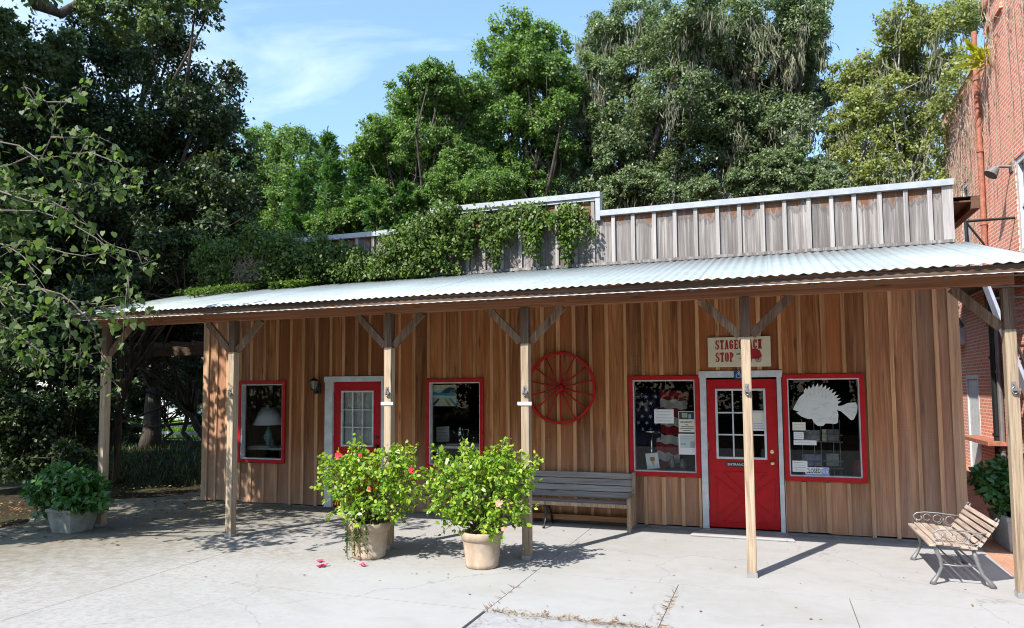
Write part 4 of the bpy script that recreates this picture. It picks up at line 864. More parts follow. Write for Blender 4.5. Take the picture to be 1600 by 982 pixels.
def hibiscus(base, rt, rb, h, blobs, sprigs, flowers, n, label, trail, seed):
    rs = np.random.default_rng(seed); t = thing('potted_hibiscus', label, 'potted plant', base, 'potted hibiscus in front of the porch')
    pot_mesh(base, rt, rb, h, t); Y = base.y
    B = []
    for (u, v, r) in blobs:
        for dy in (-.14, .12):
            p = at(u, v, Y+dy+rs.uniform(-.08, .08)); B.append((p, r*depth(p)/FPX))
    V = [blob_leaves(B, n, .056, rs, OVAL, .40, .55, .15, .8, .8)]
    st = MB(); root = base+Vector((0, 0, h*.88))
    for (p, r) in B:
        for q in range(2):
            a = root+Vector((rs.uniform(-.1, .1), rs.uniform(-.08, .08), 0)); e = Vector(p)+Vector(rs.normal(size=3)*r*.4); mid = a.lerp(e, .5)+Vector((rs.uniform(-.04, .04), 0, .03)); st.tube([a, mid, e], [.009, .006, .003], 5)
    for (u0, v0, u1, v1, k) in sprigs:
        a = at(u0, v0, Y-.05); e = at(u1, v1, Y-.12); st.tube([a, a.lerp(e, .5)+Vector((0, 0, .02)), e], [.005, .004, .002], 5); V.append(sprig(a, e, k, .07, rs))
    cen = np.mean([np.array(p) for p, r in B], 0)
    for (p, r) in B:
        for q in range(2):
            d = np.array(p)-cen+rs.normal(size=3)*.18+[0, 0, .16]; d = d/np.linalg.norm(d); a = np.array(p)+d*r*.7; e = a+d*rs.uniform(.08, .2); st.tube([p, a, e], [.004, .003, .0015], 4); V.append(sprig(a, e, 7, .058, rs))
    poly_mesh('foliage', np.concatenate(V), 6, L_HIB, t); st.build('stems', STEM, t)
    for (u, v, r, m) in flowers: bloom(at(u, v, Y-.42), r, m, t)
    if trail:
        V = []; tm = MB()
        for k in range(26):
            a0 = rs.uniform(-2.6, -1.1); p = base+Vector((math.cos(a0)*(rt+.01), math.sin(a0)*(rt+.01), h)); L = rs.uniform(.08, h*.98)
            e = base+Vector((math.cos(a0)*(rt+.015), math.sin(a0)*(rt+.02), h-L)); tm.tube([p, p.lerp(e, .5)+Vector((0, -.012, 0)), e], .0025, 4); V.append(sprig(p, e, 14, .03, rs))
        poly_mesh('trailing_leaves', np.concatenate(V), 6, L_VINE, t); tm.build('trailing_stems', STEM, t)
    return t
PINKISH = plain('faded_bloom', (.75,.28,.2), .6, .2)
hibiscus(Vector((-4.475, -2.79, .001)), .245, .19, .41, [(555,735,32),(600,728,30),(530,752,30),(620,752,30),(575,765,38),(540,785,28),(610,785,34),(575,800,26),(636,775,20),(520,735,20),(560,715,20),(628,722,18)],
    [(540,735,500,712,22),(530,770,497,762,16),(560,725,562,694,16),(610,725,620,702,20),(620,735,648,708,16),(535,725,528,708,16),(560,800,540,812,12),(590,722,588,705,14),(640,745,652,737,12)],
    [(529,712,.048,PETAL),(563,711,.028,PETAL),(643,735,.038,PETAL),(577,764,.022,PETAL)], 3100, 'tan potted hibiscus with a red bloom at its left top, trailing weeds over the rim', True, 11)
hibiscus(Vector((-3.05, -2.80, .001)), .225, .18, .385, [(740,740,36),(785,735,32),(700,745,28),(805,760,26),(745,775,40),(700,785,26),(790,790,32),(750,810,28),(715,810,20),(770,820,22),(680,765,18),(820,735,16),(735,722,20),(775,718,22)],
    [(720,735,690,705,24),(700,730,676,697,16),(740,720,735,700,14),(780,720,792,704,20),(800,735,823,718,16),(690,760,655,742,18),(690,790,666,800,14),(815,750,829,742,10),(680,750,662,732,16),(760,720,765,706,12)],
    [(780,787,.045,PINKISH),(787,827,.03,PINKISH)], 4200, 'fuller potted hibiscus with a faded orange bloom, beside the post left of the grey bench', False, 12)
# ------------------------------------------------------------------ planters
def square_pot(c, wt, wb, h, mat, parent, ly=1.0):
    m = MB(); q = [(-1,-1),(1,-1),(1,1),(-1,1)]
    prof = [(wb, 0), (wt, h*.86), (wt+.015, h*.865), (wt+.015, h), (wt-.03, h), (wt-.04, h*.88)]
    vs = [(c.x+w*a, c.y+w*ly*b, c.z+z) for w, z in prof for a, b in q]; fs = []
    for i in range(len(prof)-1):
        for k in range(4): fs.append((i*4+k, i*4+(k+1) % 4, (i+1)*4+(k+1) % 4, (i+1)*4+k))
    fs += [(3,2,1,0), tuple((len(prof)-1)*4+k for k in range(4))]
    m._add(vs, fs); m.build('planter', mat, parent, bevel=.006)
def shrub(name, label, cat, base, h, blobs, n, size, mat, potf, T=OVAL, seed=1, group=None):
    rs = np.random.default_rng(seed); t = thing(name, label, cat, base, group)
    potf(t); st = MB()
    for p, r in blobs:
        for q in range(3):
            e = Vector(p)+Vector(rs.normal(size=3)*r*.5); a = base+Vector((rs.uniform(-.06, .06), rs.uniform(-.06, .06), h)); st.tube([a, a.lerp(e, .5)+Vector((0, 0, .05)), e], [.014, .009, .004], 5)
    st.build('stems', STEM, t)
    poly_mesh('foliage', blob_leaves(blobs, n, size, rs, T, .4, .6, .3, .9), len(T), mat, t); return t
c0 = Vector((-9.27, -2.72, .001)); Y = c0.y
bl = [(at(u, v, Y+dy), r*depth(at(u, v, Y))/FPX) for dy in (-.1, .18) for (u, v, r) in [(75,765,28),(110,750,28),(140,765,26),(90,745,20),(125,780,24),(70,782,20),(150,785,16),(110,775,30)]]
shrub('potted_shrub', 'round dark green shrub in a square mossy concrete pot at the left porch post', 'potted plant', c0, .32, bl, 3300, .10, L_SHRUB, lambda t: square_pot(c0, .225, .175, .33, CONC_POT, t), seed=5)
c1 = Vector((2.86, .12, .0)); 
bl = [(c1+Vector(p), r) for p, r in [((-.25,-.1,.62),.24),((.1,0,.72),.28),((-.1,.1,.85),.24),((.3,.1,.6),.25),((-.32,.15,.78),.2),((0,-.2,.55),.25)]]
shrub('planter_bush', 'dark green bush in a low grey planter behind the right garden bench', 'potted plant', c1, .36, bl, 3600, .085, L_SHRUB, lambda t: square_pot(c1, .30, .28, .40, GREY_POT, t, 1.3), seed=6)
# ------------------------------------------------------------------ brick building
BB = thing('brick_building', 'tall old red brick building with stepped top right of the store', 'building', (9, 6, 0)); X0 = 4.5
def bhole(mb, y0, y1, z0, z1, hs, x0, x1):
    ys = sorted({y0, y1} | {h[i] for h in hs for i in (0, 1) if y0 < h[i] < y1})
    for a, b in zip(ys, ys[1:]):
        iv = [(z0, z1)]
        for h in hs:
            if h[0] < (a+b)/2 < h[1]: iv = [q for p in iv for q in ((p[0], min(p[1], h[2])), (max(p[0], h[3]), p[1])) if q[1]-q[0] > .004]
        for c, d in iv: mb.box(x0, x1, a, b, c, d)
HS = [(8.98, 10.06, -.1, 2.2), (4.35, 5.66, 4.4, 6.24), (9.0, 9.75, 5.1, 6.8), (1.2, 2.4, 4.4, 6.24), (.9, 2.3, .9, 2.6)]
m = MB(); bhole(m, -.5, 6.95, -.04, 10.3, HS, X0, X0+.3); bhole(m, 6.95, 11.25, -.04, 9.05, HS, X0, X0+.3); m.build('side_wall', BRICK, BB)
m = MB(); m.box(X0+.3, 16, -.5, -.2, -.04, 10.3).box(X0+.3, 16, 10.95, 11.25, -.04, 9.05).build('front_wall', BRICKF, BB)
MB().box(X0+.3, 16, -.2, 10.95, 8.6, 8.7).build('roof', RUSTR, BB)
MB().box(X0-.05, X0+.35, -.55, 6.99, 10.3, 10.42).box(X0-.04, X0+.34, 6.995, 11.3, 9.05, 9.13).build('coping', WHITE, BB)
m = MB(); m.box(X0-.06, X0-.002, 5.85, 7.0, 9.9, 10.05).box(X0-.06, X0-.002, 5.85, 7.0, 9.35, 9.45).build('brick_corbel', BRICK, BB)
for (a, b, c_, d) in HS[1:]:
    f = MB(); t = .11; xx = X0+.02
    f.box(xx, xx+.1, a, a+t, c_, d).box(xx, xx+.1, b-t, b, c_, d).box(xx, xx+.1, a+t, b-t, d-t, d).box(xx, xx+.1, a+t, b-t, c_, c_+t).box(xx+.03, xx+.09, a+t, b-t, (c_+d)/2-.03, (c_+d)/2+.03)
    w = f.build('window', WHITE, BB); MB().quad((xx+.07, a+t, c_+t), (xx+.07, b-t, c_+t), (xx+.07, b-t, d-t), (xx+.07, a+t, d-t)).build('pane', plain('dark_glass', (.06,.08,.1), .08, .7), w)
    MB().box(X0-.03, X0+.018, a-.1, b+.1, c_-.1, c_-.002).build('sill', CONC, w)
dr_ = MB().box(X0+.02, X0+.06, 9.06, 9.98, .0, 2.1).build('door', WHITE, BB); MB().box(X0-.01, X0+.05, 8.98, 9.055, 0, 2.2).box(X0-.01, X0+.05, 9.985, 10.06, 0, 2.2).box(X0-.01, X0+.05, 9.056, 9.984, 2.105, 2.2).build('door_frame', WHITE, dr_)
MB().box(X0+.3, X0+.32, -.2, 10.95, 0, 8.6).build('interior_wall', DARKIN, BB)
def pipe(x, y, z0, z1, r, mat, nm):
    m = MB(); m.tube([(x, y, z0), (x, y, z1)], r, 10)
    z = z0+.6
    while z < z1: m.tube([(x, y, z), (x, y, z+.06)], r*1.3, 10); z += 1.6
    m.build(nm, mat, BB, smooth=False)
pipe(X0-.08, 7.6, 3.2, 9.7, .055, RUST, 'downpipe'); pipe(X0-.1, 7.3, .3, 3.9, .07, BLACK, 'downpipe'); pipe(X0-.08, 7.05, 0, 3.9, .05, IRON, 'downpipe'); pipe(X0-.05, 6.75, 0, 4.2, .025, IRON, 'conduit')
MB().box(X0-.34, X0-.002, 9.95, 10.45, 2.95, 3.35).build('wall_unit', WHITE, BB)
MB().tube([(X0-.02, 10.1, 3.38), (X0-.12, 10.1, 3.6), (X0-.22, 10.1, 3.75), (X0-.1, 10.1, 3.9)], .05, 8).build('vent_pipe', IRON, BB)
MB().box(X0-.38, X0-.002, 6.9, 9.2, .72, .80).build('wall_shelf', RUST, BB)
p = atx(1557, 267, X0-.25)
fl_ = MB(); fl_.tube([(X0-.002, p.y, p.z+.05), (X0-.2, p.y, p.z+.08), (X0-.28, p.y, p.z+.02)], [.03, .03, .05], 10); fl_.tube([(X0-.26, p.y, p.z+.05), (X0-.36, p.y-.02, p.z-.08)], [.07, .13], 14); fl_.box(X0-.02, X0-.001, p.y-.09, p.y+.09, p.z-.06, p.z+.12); FLD = fl_.build('floodlight', IRON, None); tag(FLD, 'grey floodlight fixed high on the red brick wall', 'lamp')
# fire escape
fe = thing('fire_escape', 'dark steel fire escape stair along the red brick wall', 'stairs', (4.05, .7, 0))
for x in (3.62, 4.4): MB().bar((x, .7, .0), (x, 4.75, 4.05), .05, .2, (0, -1, 1)).build('stringer', STEELB, fe)
tr = MB()
for k in range(1, 19): z = k*.215; tr.box(3.646, 4.374, .7+z-.12, .7+z+.12, z-.02, z+.012)
tr.build('treads', BLACK, fe)
MB().box(3.6, 4.48, 4.76, 10.0, 4.06, 4.12).build('landing', BLACK, fe)
for x in (3.6, 4.42):
    rl = MB(); rl.tube([(x, 1.2, .95), (x, 3.3, 3.05)], .022, 6)
    for z in (.5, 1.5, 2.5): rl.tube([(x, .7+z, z), (x, .7+z, z+.46)], .014, 6)
    rl.build('handrail', BLACK, fe)
MB().tube([(3.66, 5.8, 5.15), (4.49, 5.8, 5.15)], .028, 6).tube([(3.70, 5.8, 5.1), (3.95, 5.8, 4.7), (4.2, 5.8, 4.13)], .02, 6).tube([(3.68, 5.8, 4.125), (3.68, 5.8, 5.15)], .035, 6).build('end_rail', BLACK, fe)
for y in (9.8,): MB().box(3.62, 3.68, y-.03, y+.03, 0, 4.058).build('support', STEELB, fe)
# bare vine over the brick
bv = thing('bare_vine', 'leafless brown vine stems covering the upper red brick wall', 'vine', (X0-.05, 8.5, 0)); rs = np.random.default_rng(21)
vm = MB(); tips = []
for k in range(96):
    y = rs.uniform(8.2, 11.2) if k > 64 else rs.uniform(5.3, 11.2) if k < 46 else rs.uniform(3.6, 6.5); top = (8.95 if y > 6.95 else 10.2)
    z = top-rs.uniform(0, 1.2); L = abs(rs.normal(0, 1.9))+.4; pts = []; n = 9; yy = y
    for i in range(n): yy += rs.normal(0, .06); pts.append((X0-.02-abs(rs.normal(0, .035)) - (.09 if 5.88 < yy < 6.97 else 0), yy, z-L*i/(n-1)))
    vm.tube(pts, [.009*(1-.07*i) for i in range(n)], 4, 0); tips += pts
vm.build('stems', DEAD, bv)
tips = np.array(tips); tips = tips[tips[:, 2] > 5.8]; idx = rs.integers(0, len(tips), 1100); C = tips[idx]+rs.normal(size=(1100, 3))*[.05, .2, .2]; C[:, 0] = np.minimum(C[:, 0], X0-.02)
poly_mesh('dry_twigs', leaves(C, rs.normal(size=(1100, 3))*[.3, 1, 1], np.tile([-1., 0, 0], (1100, 1))+rs.normal(size=(1100, 3))*.3, rs.uniform(.06, .2, 1100), KITE*np.array([.12, 1, 1])), 4, DEAD, bv)
B = [(Vector((X0-.12, y, z)), r) for y, z, r in [(10.9, 8.3, .55), (10.3, 8.8, .5), (9.6, 9.1, .45), (9.0, 9.2, .4), (11.1, 7.6, .45), (10.7, 7.2, .35), (8.3, 9.2, .4), (11.2, 6.8, .35)]]
poly_mesh('foliage', blob_leaves(B, 3400, .09, rs, KITE, .45), 4, L_LIME, bv)
p = atx(1537, 92, X0-.1); fr = thing('wall_fern', 'small yellow green fern growing from the brick wall beside the rusty pipe', 'plant', p)
k = 60; a = rs.uniform(0, 6.28, k); D = np.stack([-abs(np.cos(a))*.7, np.sin(a), rs.uniform(-.4, .7, k)], 1)
poly_mesh('fronds', leaves(np.tile(np.array(p), (k, 1))+rs.normal(size=(k, 3))*.07, D, rs.normal(size=(k, 3))+[0, 0, 1], rs.uniform(.25, .6, k), KITE*np.array([.22, 1, 2])), 4, L_FERN, fr)
# ------------------------------------------------------------------ trees
def limbs(mb, base, ends, r0, rs, split=.45, n=8, wob=.25):
    base = Vector(base); top = Vector((0, 0, 0))
    for e in ends: top += Vector(e)
    top /= len(ends); zs = [e[2] for e in map(tuple, ends)]; zmin = min(zs)
    fork = Vector((base.x+(top.x-base.x)*.4, base.y+(top.y-base.y)*.4, base.z+max(.6, (zmin-base.z))*split+.4))
    tp = [base+Vector((0, 0, -.2)), base.lerp(fork, .33)+Vector((rs.normal(0, .12), rs.normal(0, .12), 0)), base.lerp(fork, .66)+Vector((rs.normal(0, .12), rs.normal(0, .12), 0)), fork, fork.lerp(top, .55), top]
    mb.tube(tp, [r0*1.35, r0*1.02, r0*.9, r0*.8, r0*.5, r0*.2], n)
    for e in ends:
        e = Vector(e); s = tp[3].lerp(tp[4], rs.uniform(0, .9)); m1 = s.lerp(e, .4)+Vector(rs.normal(size=3)*wob); m2 = s.lerp(e, .75)+Vector(rs.normal(size=3)*wob)
        mb.tube([s, m1, m2, e], [r0*.38, r0*.27, r0*.17, r0*.06], 6)
        for q in range(3):
            t = Vector(rs.normal(size=3)); t.normalize(); mb.tube([m2, m2+t*.5, m2+t*1.1+Vector((0, 0, .1))], [r0*.12, r0*.08, r0*.03], 5)
def tree(name, label, cat, Y, blobs, n, size, lmat, bmat=None, r0=.25, seed=1, T=KITE, sub=.36, yj=1.0, base=None, moss=None, group=None, k=1.0, twigs=0, dbl=True):
    rs = np.random.default_rng(seed); B = []
    for (u, v, r) in blobs:
        y = Y+rs.uniform(-yj, yj); p = at(u, v, y); R = r*depth(p)/FPX; B.append((p, R))
        if dbl: B.append((p+Vector((rs.normal(0, R*.3), R*rs.uniform(.6, 1.1), rs.normal(0, R*.2)-.1*R)), R*.95))
    if base is None: base = Vector((sum(p.x for p, r in B)/len(B), Y+.3, -.06))
    t = thing(name, label, cat, base, group)
    m = MB(); limbs(m, base, [tuple(p) for p, r in B], r0, rs)
    for _ in range(twigs):
        p, R = B[rs.integers(0, len(B))]; d = Vector(rs.normal(size=3)); d.normalize(); d.y = -abs(d.y); a = Vector(p); e = a+d*R*.4+Vector((rs.normal(0, .6), rs.normal(0, .3)-.3, rs.normal(.2, .6)))*R*.9
        m.tube([a, a.lerp(e, .5)+Vector(rs.normal(size=3)*.12), e], [.032, .02, .007], 5, 1)
    m.build('trunk', [bmat or BARK, BARKL], t, smooth=True)
    poly_mesh('crown', blob_leaves(B, n, size, rs, T, sub, .45, .3, k), len(T), lmat, t)
    if moss:
        C = []; S = []
        for _ in range(moss[0]):
            p, R = B[rs.integers(0, len(B))]; a = rs.uniform(0, 6.28); q = np.array(p)+np.array([math.cos(a)*R*rs.uniform(.2, 1.0), -abs(math.sin(a))*R*rs.uniform(.2, 1.0), -R*rs.uniform(-.2, .8)])
            L = rs.uniform(.25, 1.0)*moss[1]; kk = int(rs.uniform(25, 60)*L); u = rs.uniform(0, 1, kk); w = (.24-.19*u)*rs.uniform(.5, 1.1)
            C.append(q+np.stack([rs.normal(size=kk)*w, rs.normal(size=kk)*w, -u*L], 1)); S.append(rs.uniform(.18, .5, kk))
        C = np.concatenate(C); S = np.concatenate(S); N = len(C)
        poly_mesh('spanish_moss', leaves(C, np.tile([0, 0, -1.], (N, 1))+rs.normal(size=(N, 3))*.22, rs.normal(size=(N, 3))*[1, 1, .1], S, np.array([[-.025,0,0],[.025,0,0],[.05,.4,.05],[.0,.75,-.05],[.03,1,.02],[-.03,.7,-.05],[-.03,.35,.05]])), 7, L_MOSS, t)
    return t
tree('live_oak', 'huge dark evergreen oak filling the left, right side against open sky', 'tree', 3.2, [(40,130,80),(120,90,70),(200,70,60),(270,110,70),(315,165,52),(335,215,45),(60,240,80),(140,200,85),(220,190,80),(280,255,75),(330,285,50),(40,340,80),(130,310,90),(220,320,85),(300,350,60),(90,420,70),(180,410,80),(260,410,60),(260,40,40),(305,12,24),(345,330,35),(150,470,50),(355,110,18),(20,200,70),(90,160,60),(60,300,70),(10,400,70),(100,380,70),(170,250,60),(-30,180,60),(-40,300,70),(-40,420,70),(30,470,60),(0,240,60),(210,470,45),(310,400,45)], 210000, .10, L_DARK, r0=.3, seed=31, base=Vector((at(110, 700, 4.6).x, 4.6, -.06)), sub=.34, yj=1.2)
tree('oak_tree', 'mossy grey green oak at center back whose crown touches the top edge', 'tree', 17, [(945,60,48),(1000,30,55),(1060,60,60),(930,120,42),(985,120,55),(1050,140,55),(915,180,45),(970,195,55),(1040,215,55),(900,240,40),(960,260,50),(1030,275,50),(925,300,40),(1090,20,50)], 150000, .105, L_OAK, r0=.38, seed=41, moss=(140, 1.6), sub=.36, yj=1.5)
tree('oak_tree', 'mossy oak rising highest behind the right half of the parapet', 'tree', 18.5, [(1130,40,60),(1190,30,58),(1245,50,45),(1120,110,55),(1185,110,58),(1245,120,45),(1275,150,30),(1110,180,55),(1170,190,58),(1235,190,50),(1100,250,50),(1160,250,45),(1255,20,45),(1270,75,28)], 150000, .105, L_OAK, r0=.4, seed=42, moss=(160, 1.7), sub=.36, yj=1.5)
tree('slender_oak', 'narrow dark topped tree standing alone against the sky behind the vine wall', 'tree', 15.5, [(800,50,38),(845,60,34),(770,85,32),(820,100,45),(865,110,32),(780,135,40),(840,150,45),(875,165,28),(790,185,38),(845,200,34),(785,230,28),(850,250,24),(800,270,34),(845,300,36),(880,230,26),(760,200,24),(890,130,18),(815,320,34)], 85000, .11, L_GREEN, r0=.26, seed=43, sub=.36, base=Vector((at(848, 300, 15.5).x, 15.5, -.06)))
tree('vine_clad_tree', 'bright green vine smothered tree left of the tall narrow tree', 'tree', 13.5, [(655,125,30),(690,130,32),(630,160,35),(670,175,42),(720,165,36),(600,205,36),(650,225,42),(700,225,42),(590,250,32),(620,275,42),(690,280,42),(735,215,28),(590,300,28),(740,140,25),(570,230,24),(560,270,28),(570,320,30),(655,320,36),(600,345,28),(700,130,26),(675,105,18)], 105000, .10, L_GREEN, r0=.2, seed=44, sub=.34, twigs=16)
tree('broadleaf_tree', 'low yellowish green tree between the dark oak and the cedars', 'tree', 15, [(400,215,28),(440,225,30),(470,220,24),(420,255,40),(385,265,35),(460,265,36),(400,310,42),(455,310,40),(495,300,32),(390,350,36),(440,345,34),(520,330,36),(500,260,30),(360,300,36),(350,370,36),(545,300,34),(550,350,30)], 100000, .10, L_GREEN, r0=.17, seed=45, sub=.36, twigs=10)
tree('sunlit_tree', 'pale yellow green tree with bare branches beside the brick building', 'tree', 16.5, [(1325,130,36),(1365,105,36),(1405,75,38),(1445,45,40),(1490,30,36),(1340,180,40),(1390,150,42),(1440,120,40),(1480,95,30),(1350,235,40),(1400,215,42),(1450,190,40),(1380,265,34),(1440,250,38),(1320,215,28),(1515,20,30),(1410,20,26)], 60000, .10, L_LIME, BARKL, r0=.17, seed=46, sub=.36, moss=(70, 1.5), twigs=150)
tree('background_oak', 'grey green oak mass between and behind the two bright green trees', 'tree', 20, [(600,220,40),(650,190,42),(700,190,42),(745,170,38),(640,250,42),(700,260,44),(750,250,42),(580,280,36),(890,170,30),(900,250,34),(740,310,40),(640,310,36),(870,300,34),(550,320,32),(560,245,26)], 70000, .13, L_OAK, r0=.25, seed=57, sub=.36, moss=(40, 1.5))
tree('understory_tree', 'rounded light green tree just above the raised parapet', 'tree', 10.5, [(715,245,28),(745,260,30),(700,280,32),(745,300,36),(790,290,30),(780,320,28),(700,320,26)], 42000, .08, L_GREEN, r0=.1, seed=47, sub=.34)
tree('understory_tree', 'rounded dark green tree just above the right parapet cap', 'tree', 11.5, [(1200,262,30),(1240,250,32),(1165,285,28),(1225,290,36),(1275,270,28),(1300,290,28)], 42000, .08, L_OAK, r0=.1, seed=48, sub=.34)
tree('understory_tree', 'loose green tree above the parapet right of its raised step', 'tree', 12, [(985,285,30),(960,310,26),(1020,295,28),(1050,305,24),(1100,300,26),(1340,275,24),(1390,285,24)][:5], 34000, .08, L_OAK, r0=.1, seed=49, sub=.34, moss=(20, 1.1))
def cedar(base, h, r, n, label, seed, group='cedars behind the vine covered wall'):
    rs = np.random.default_rng(seed); t = thing('cedar_tree', label, 'tree', base, group); base = Vector(base)
    MB().tube([base-Vector((0, 0, .2)), base+Vector((0, 0, h*.5)), base+Vector((0, 0, h))], [.14, .09, .015], 8).build('trunk', BARK, t)
    nb = 110; z = rs.uniform(.12, 1, nb)**.8; a = rs.uniform(0, 6.28, nb); P = []; D = []
    for zz, aa in zip(z, a):
        L = r*(1-zz)**.75*rs.uniform(.7, 1.15)+.12; k = max(10, int(n/nb)); q = rs.uniform(.25, 1, k); d = np.array([math.cos(aa), math.sin(aa), .55])
        P.append(np.array(base)+np.array([0, 0, zz*h*.96])+d*(L*q)[:, None]+rs.normal(size=(k, 3))*.09*r*(1.1-q)[:, None]); D.append(d+rs.normal(size=(k, 3))*.5)
    P = np.concatenate(P); D = np.concatenate(D); N = len(P)
    poly_mesh('crown', leaves(P, D, rs.normal(size=(N, 3))+[0, 0, .5], rs.uniform(.1, .22, N), KITE*np.array([.38, 1, 1])), 4, L_CEDAR, t); return t
for (u, v, y, r, sd, lb) in [(512, 198, 13.0, 1.5, 51, 'tallest cedar, its pointed top against the sky behind the vine wall'), (590, 285, 10.0, .9, 52, 'small cedar tip just left of the raised parapet, left of its twin'), (632, 278, 10.5, .9, 53, 'small cedar tip just left of the raised parapet, right of its twin'), (560, 245, 11.5, 1.3, 54, 'middle sized cedar right of the tallest one'), (470, 262, 11.0, 1.3, 55, 'bushy cedar left of the tallest one, over the dark vines')]:
    p = at(u, v, y); cedar((p.x, y, -.06), p.z+.06, r*1.25, 16000, lb, sd)
# dark understory left of the porch
tree('understory_bush', 'dark bush thicket low at the left edge beyond the concrete', 'bush', .3, [(10,480,50),(70,500,50),(30,560,55),(100,570,50),(20,640,55),(90,650,45),(40,710,45),(110,720,35),(-30,600,60),(-30,700,50),(140,620,30)], 50000, .09, L_DARK, r0=.08, seed=61, sub=.36, base=Vector((-14.2, .8, -.06)))
tree('understory_bush', 'dark leafy tree hanging over the passage left of the store wall', 'tree', 5.5, [(180,470,45),(240,480,45),(300,470,40),(200,530,35),(260,520,30),(310,520,25),(165,590,28),(150,650,25),(300,580,16),(330,440,35)], 46000, .1, L_DARK, r0=.14, seed=62, sub=.36, base=Vector((-15.8, 7.5, -.06)))
tree('dead_branch_tree', 'thick dark trunk standing in the passage before the white rail fence', 'tree', 9.5, [(235,470,40),(200,500,36),(275,490,36),(235,540,22)], 9000, .12, L_DARK, r0=.30, seed=63, base=Vector((at(232, 700, 9.5).x, 9.5, -.06)))
tree('sapling', 'thin dark sapling right of the thick trunk in the passage', 'tree', 8.0, [(300,600,18),(290,560,20),(310,540,20),(285,640,9)], 3000, .1, L_DARK, r0=.09, seed=64, base=Vector((at(288, 720, 8.0).x, 8.0, -.06)), dbl=False)
tree('understory_bush', 'dark bush low in the passage in front of the white house', 'bush', 11.0, [(200,640,26),(270,610,22),(225,610,24),(300,620,22),(215,668,12),(310,655,10),(240,590,24),(285,585,24),(190,600,26),(185,680,22),(215,640,18),(205,690,14),(240,645,14),(320,600,24),(262,560,26),(230,690,9)], 30000, .1, L_DARK, r0=.07, seed=65, base=Vector((at(262, 700, 11).x, 11.3, -.06)))
tree('understory_tree', 'dark shaded tree filling the space between the big oak and the vines', 'tree', 8.5, [(330,380,45),(280,430,50),(200,440,50),(120,450,55),(40,440,55),(-30,470,55),(360,430,36),(250,360,45),(390,400,30),(320,330,40),(60,520,50),(130,540,45),(0,560,50),(420,390,30),(460,385,26)], 80000, .11, L_DARK, r0=.12, seed=66, base=Vector((at(150, 700, 8.9).x, 8.9, -.06)))
tree('understory_tree', 'leafy green tree just above the cap left of the raised parapet', 'tree', 11.0, [(560,330,26),(530,345,24),(600,335,26),(640,320,26),(500,355,22),(670,310,22)], 32000, .085, L_GREEN, r0=.09, seed=67, sub=.34)
tree('understory_tree', 'dark leafy tree whose foliage hides the left end of the vine wall', 'tree', .5, [(310,395,30),(270,425,36),(225,445,36),(340,415,16),(180,465,36),(240,385,30),(130,470,36),(285,370,24),(325,360,20)], 26000, .085, L_DARK, r0=.09, seed=68, base=Vector((at(150, 700, 1.6).x, 1.6, -.06)), yj=.5)
rs = np.random.default_rng(9)
far0 = tree('far_tree', 'distant dark tree at the far left end of the lawn', 'tree', 30, [(60,420,60),(0,460,60),(120,470,60),(60,520,60),(-60,500,60)], 16000, .3, L_DARK, r0=.35, seed=71, group='trees beyond the lawn')
fb = Vector(far0.location)
for i, (x, y, lb) in enumerate([(-52, 38, 'distant dark tree beyond the white fence, second from the left'), (-44, 41, 'distant dark tree beyond the white fence, third from the left'), (-36, 38, 'distant tree behind the white house'), (-28, 42, 'distant tree right of the white house'), (-19, 36, 'distant tree behind the tallest cedar'), (-10, 38, 'distant tree behind the tall narrow tree'), (0, 37, 'distant tree behind the mossy oaks'), (10, 38, 'distant tree behind the pale yellow green tree')]):
    dup(far0, (x, y, -.06), lb, rs.uniform(0, 6.28), rs.uniform(.95, 1.2))
for i, (x, y, lb) in enumerate([(-20, -38, 'street tree behind the camera at far left'), (-12, -36, 'street tree behind the camera left of the middle'), (-4, -38, 'street tree behind the camera near the middle'), (4, -36, 'street tree behind the camera opposite the right door'), (12, -38, 'street tree behind the camera right of the middle'), (20, -36, 'street tree behind the camera at far right')]):
    dup(far0, (x, y, -.06), lb, rs.uniform(0, 6.28), rs.uniform(.95, 1.15))['group'] = 'street trees reflected in the windows'
rs = np.random.default_rng(15); bh_ = thing('back_hedge', 'dark hedge at the back behind the brick path, between the store and brick building', 'hedge', (4, 21, -.05))
poly_mesh('foliage', blob_leaves([(Vector((x, 21+rs.uniform(-.5, .5), z)), 1.5) for x in np.arange(-9, 18, 1.7) for z in (.9, 2.4)], 26000, .16, rs, KITE, .4), 4, L_DARK, bh_)
rs = np.random.default_rng(14); hg = thing('reflection_hedge', 'tall dark hedge added unseen behind the camera to darken window reflections', 'hedge', (0, -30, -.05))  # out-of-view hedge, added to darken what the panes reflect
hb_ = [(Vector((x, -30+rs.uniform(-.6, .6), z)), 2.0) for x in np.arange(-40, 41, 2.2) for z in (1.2, 3.6, 6.0)]
poly_mesh('foliage', blob_leaves(hb_, 60000, .3, rs, KITE, .4), 4, L_DARK, hg)
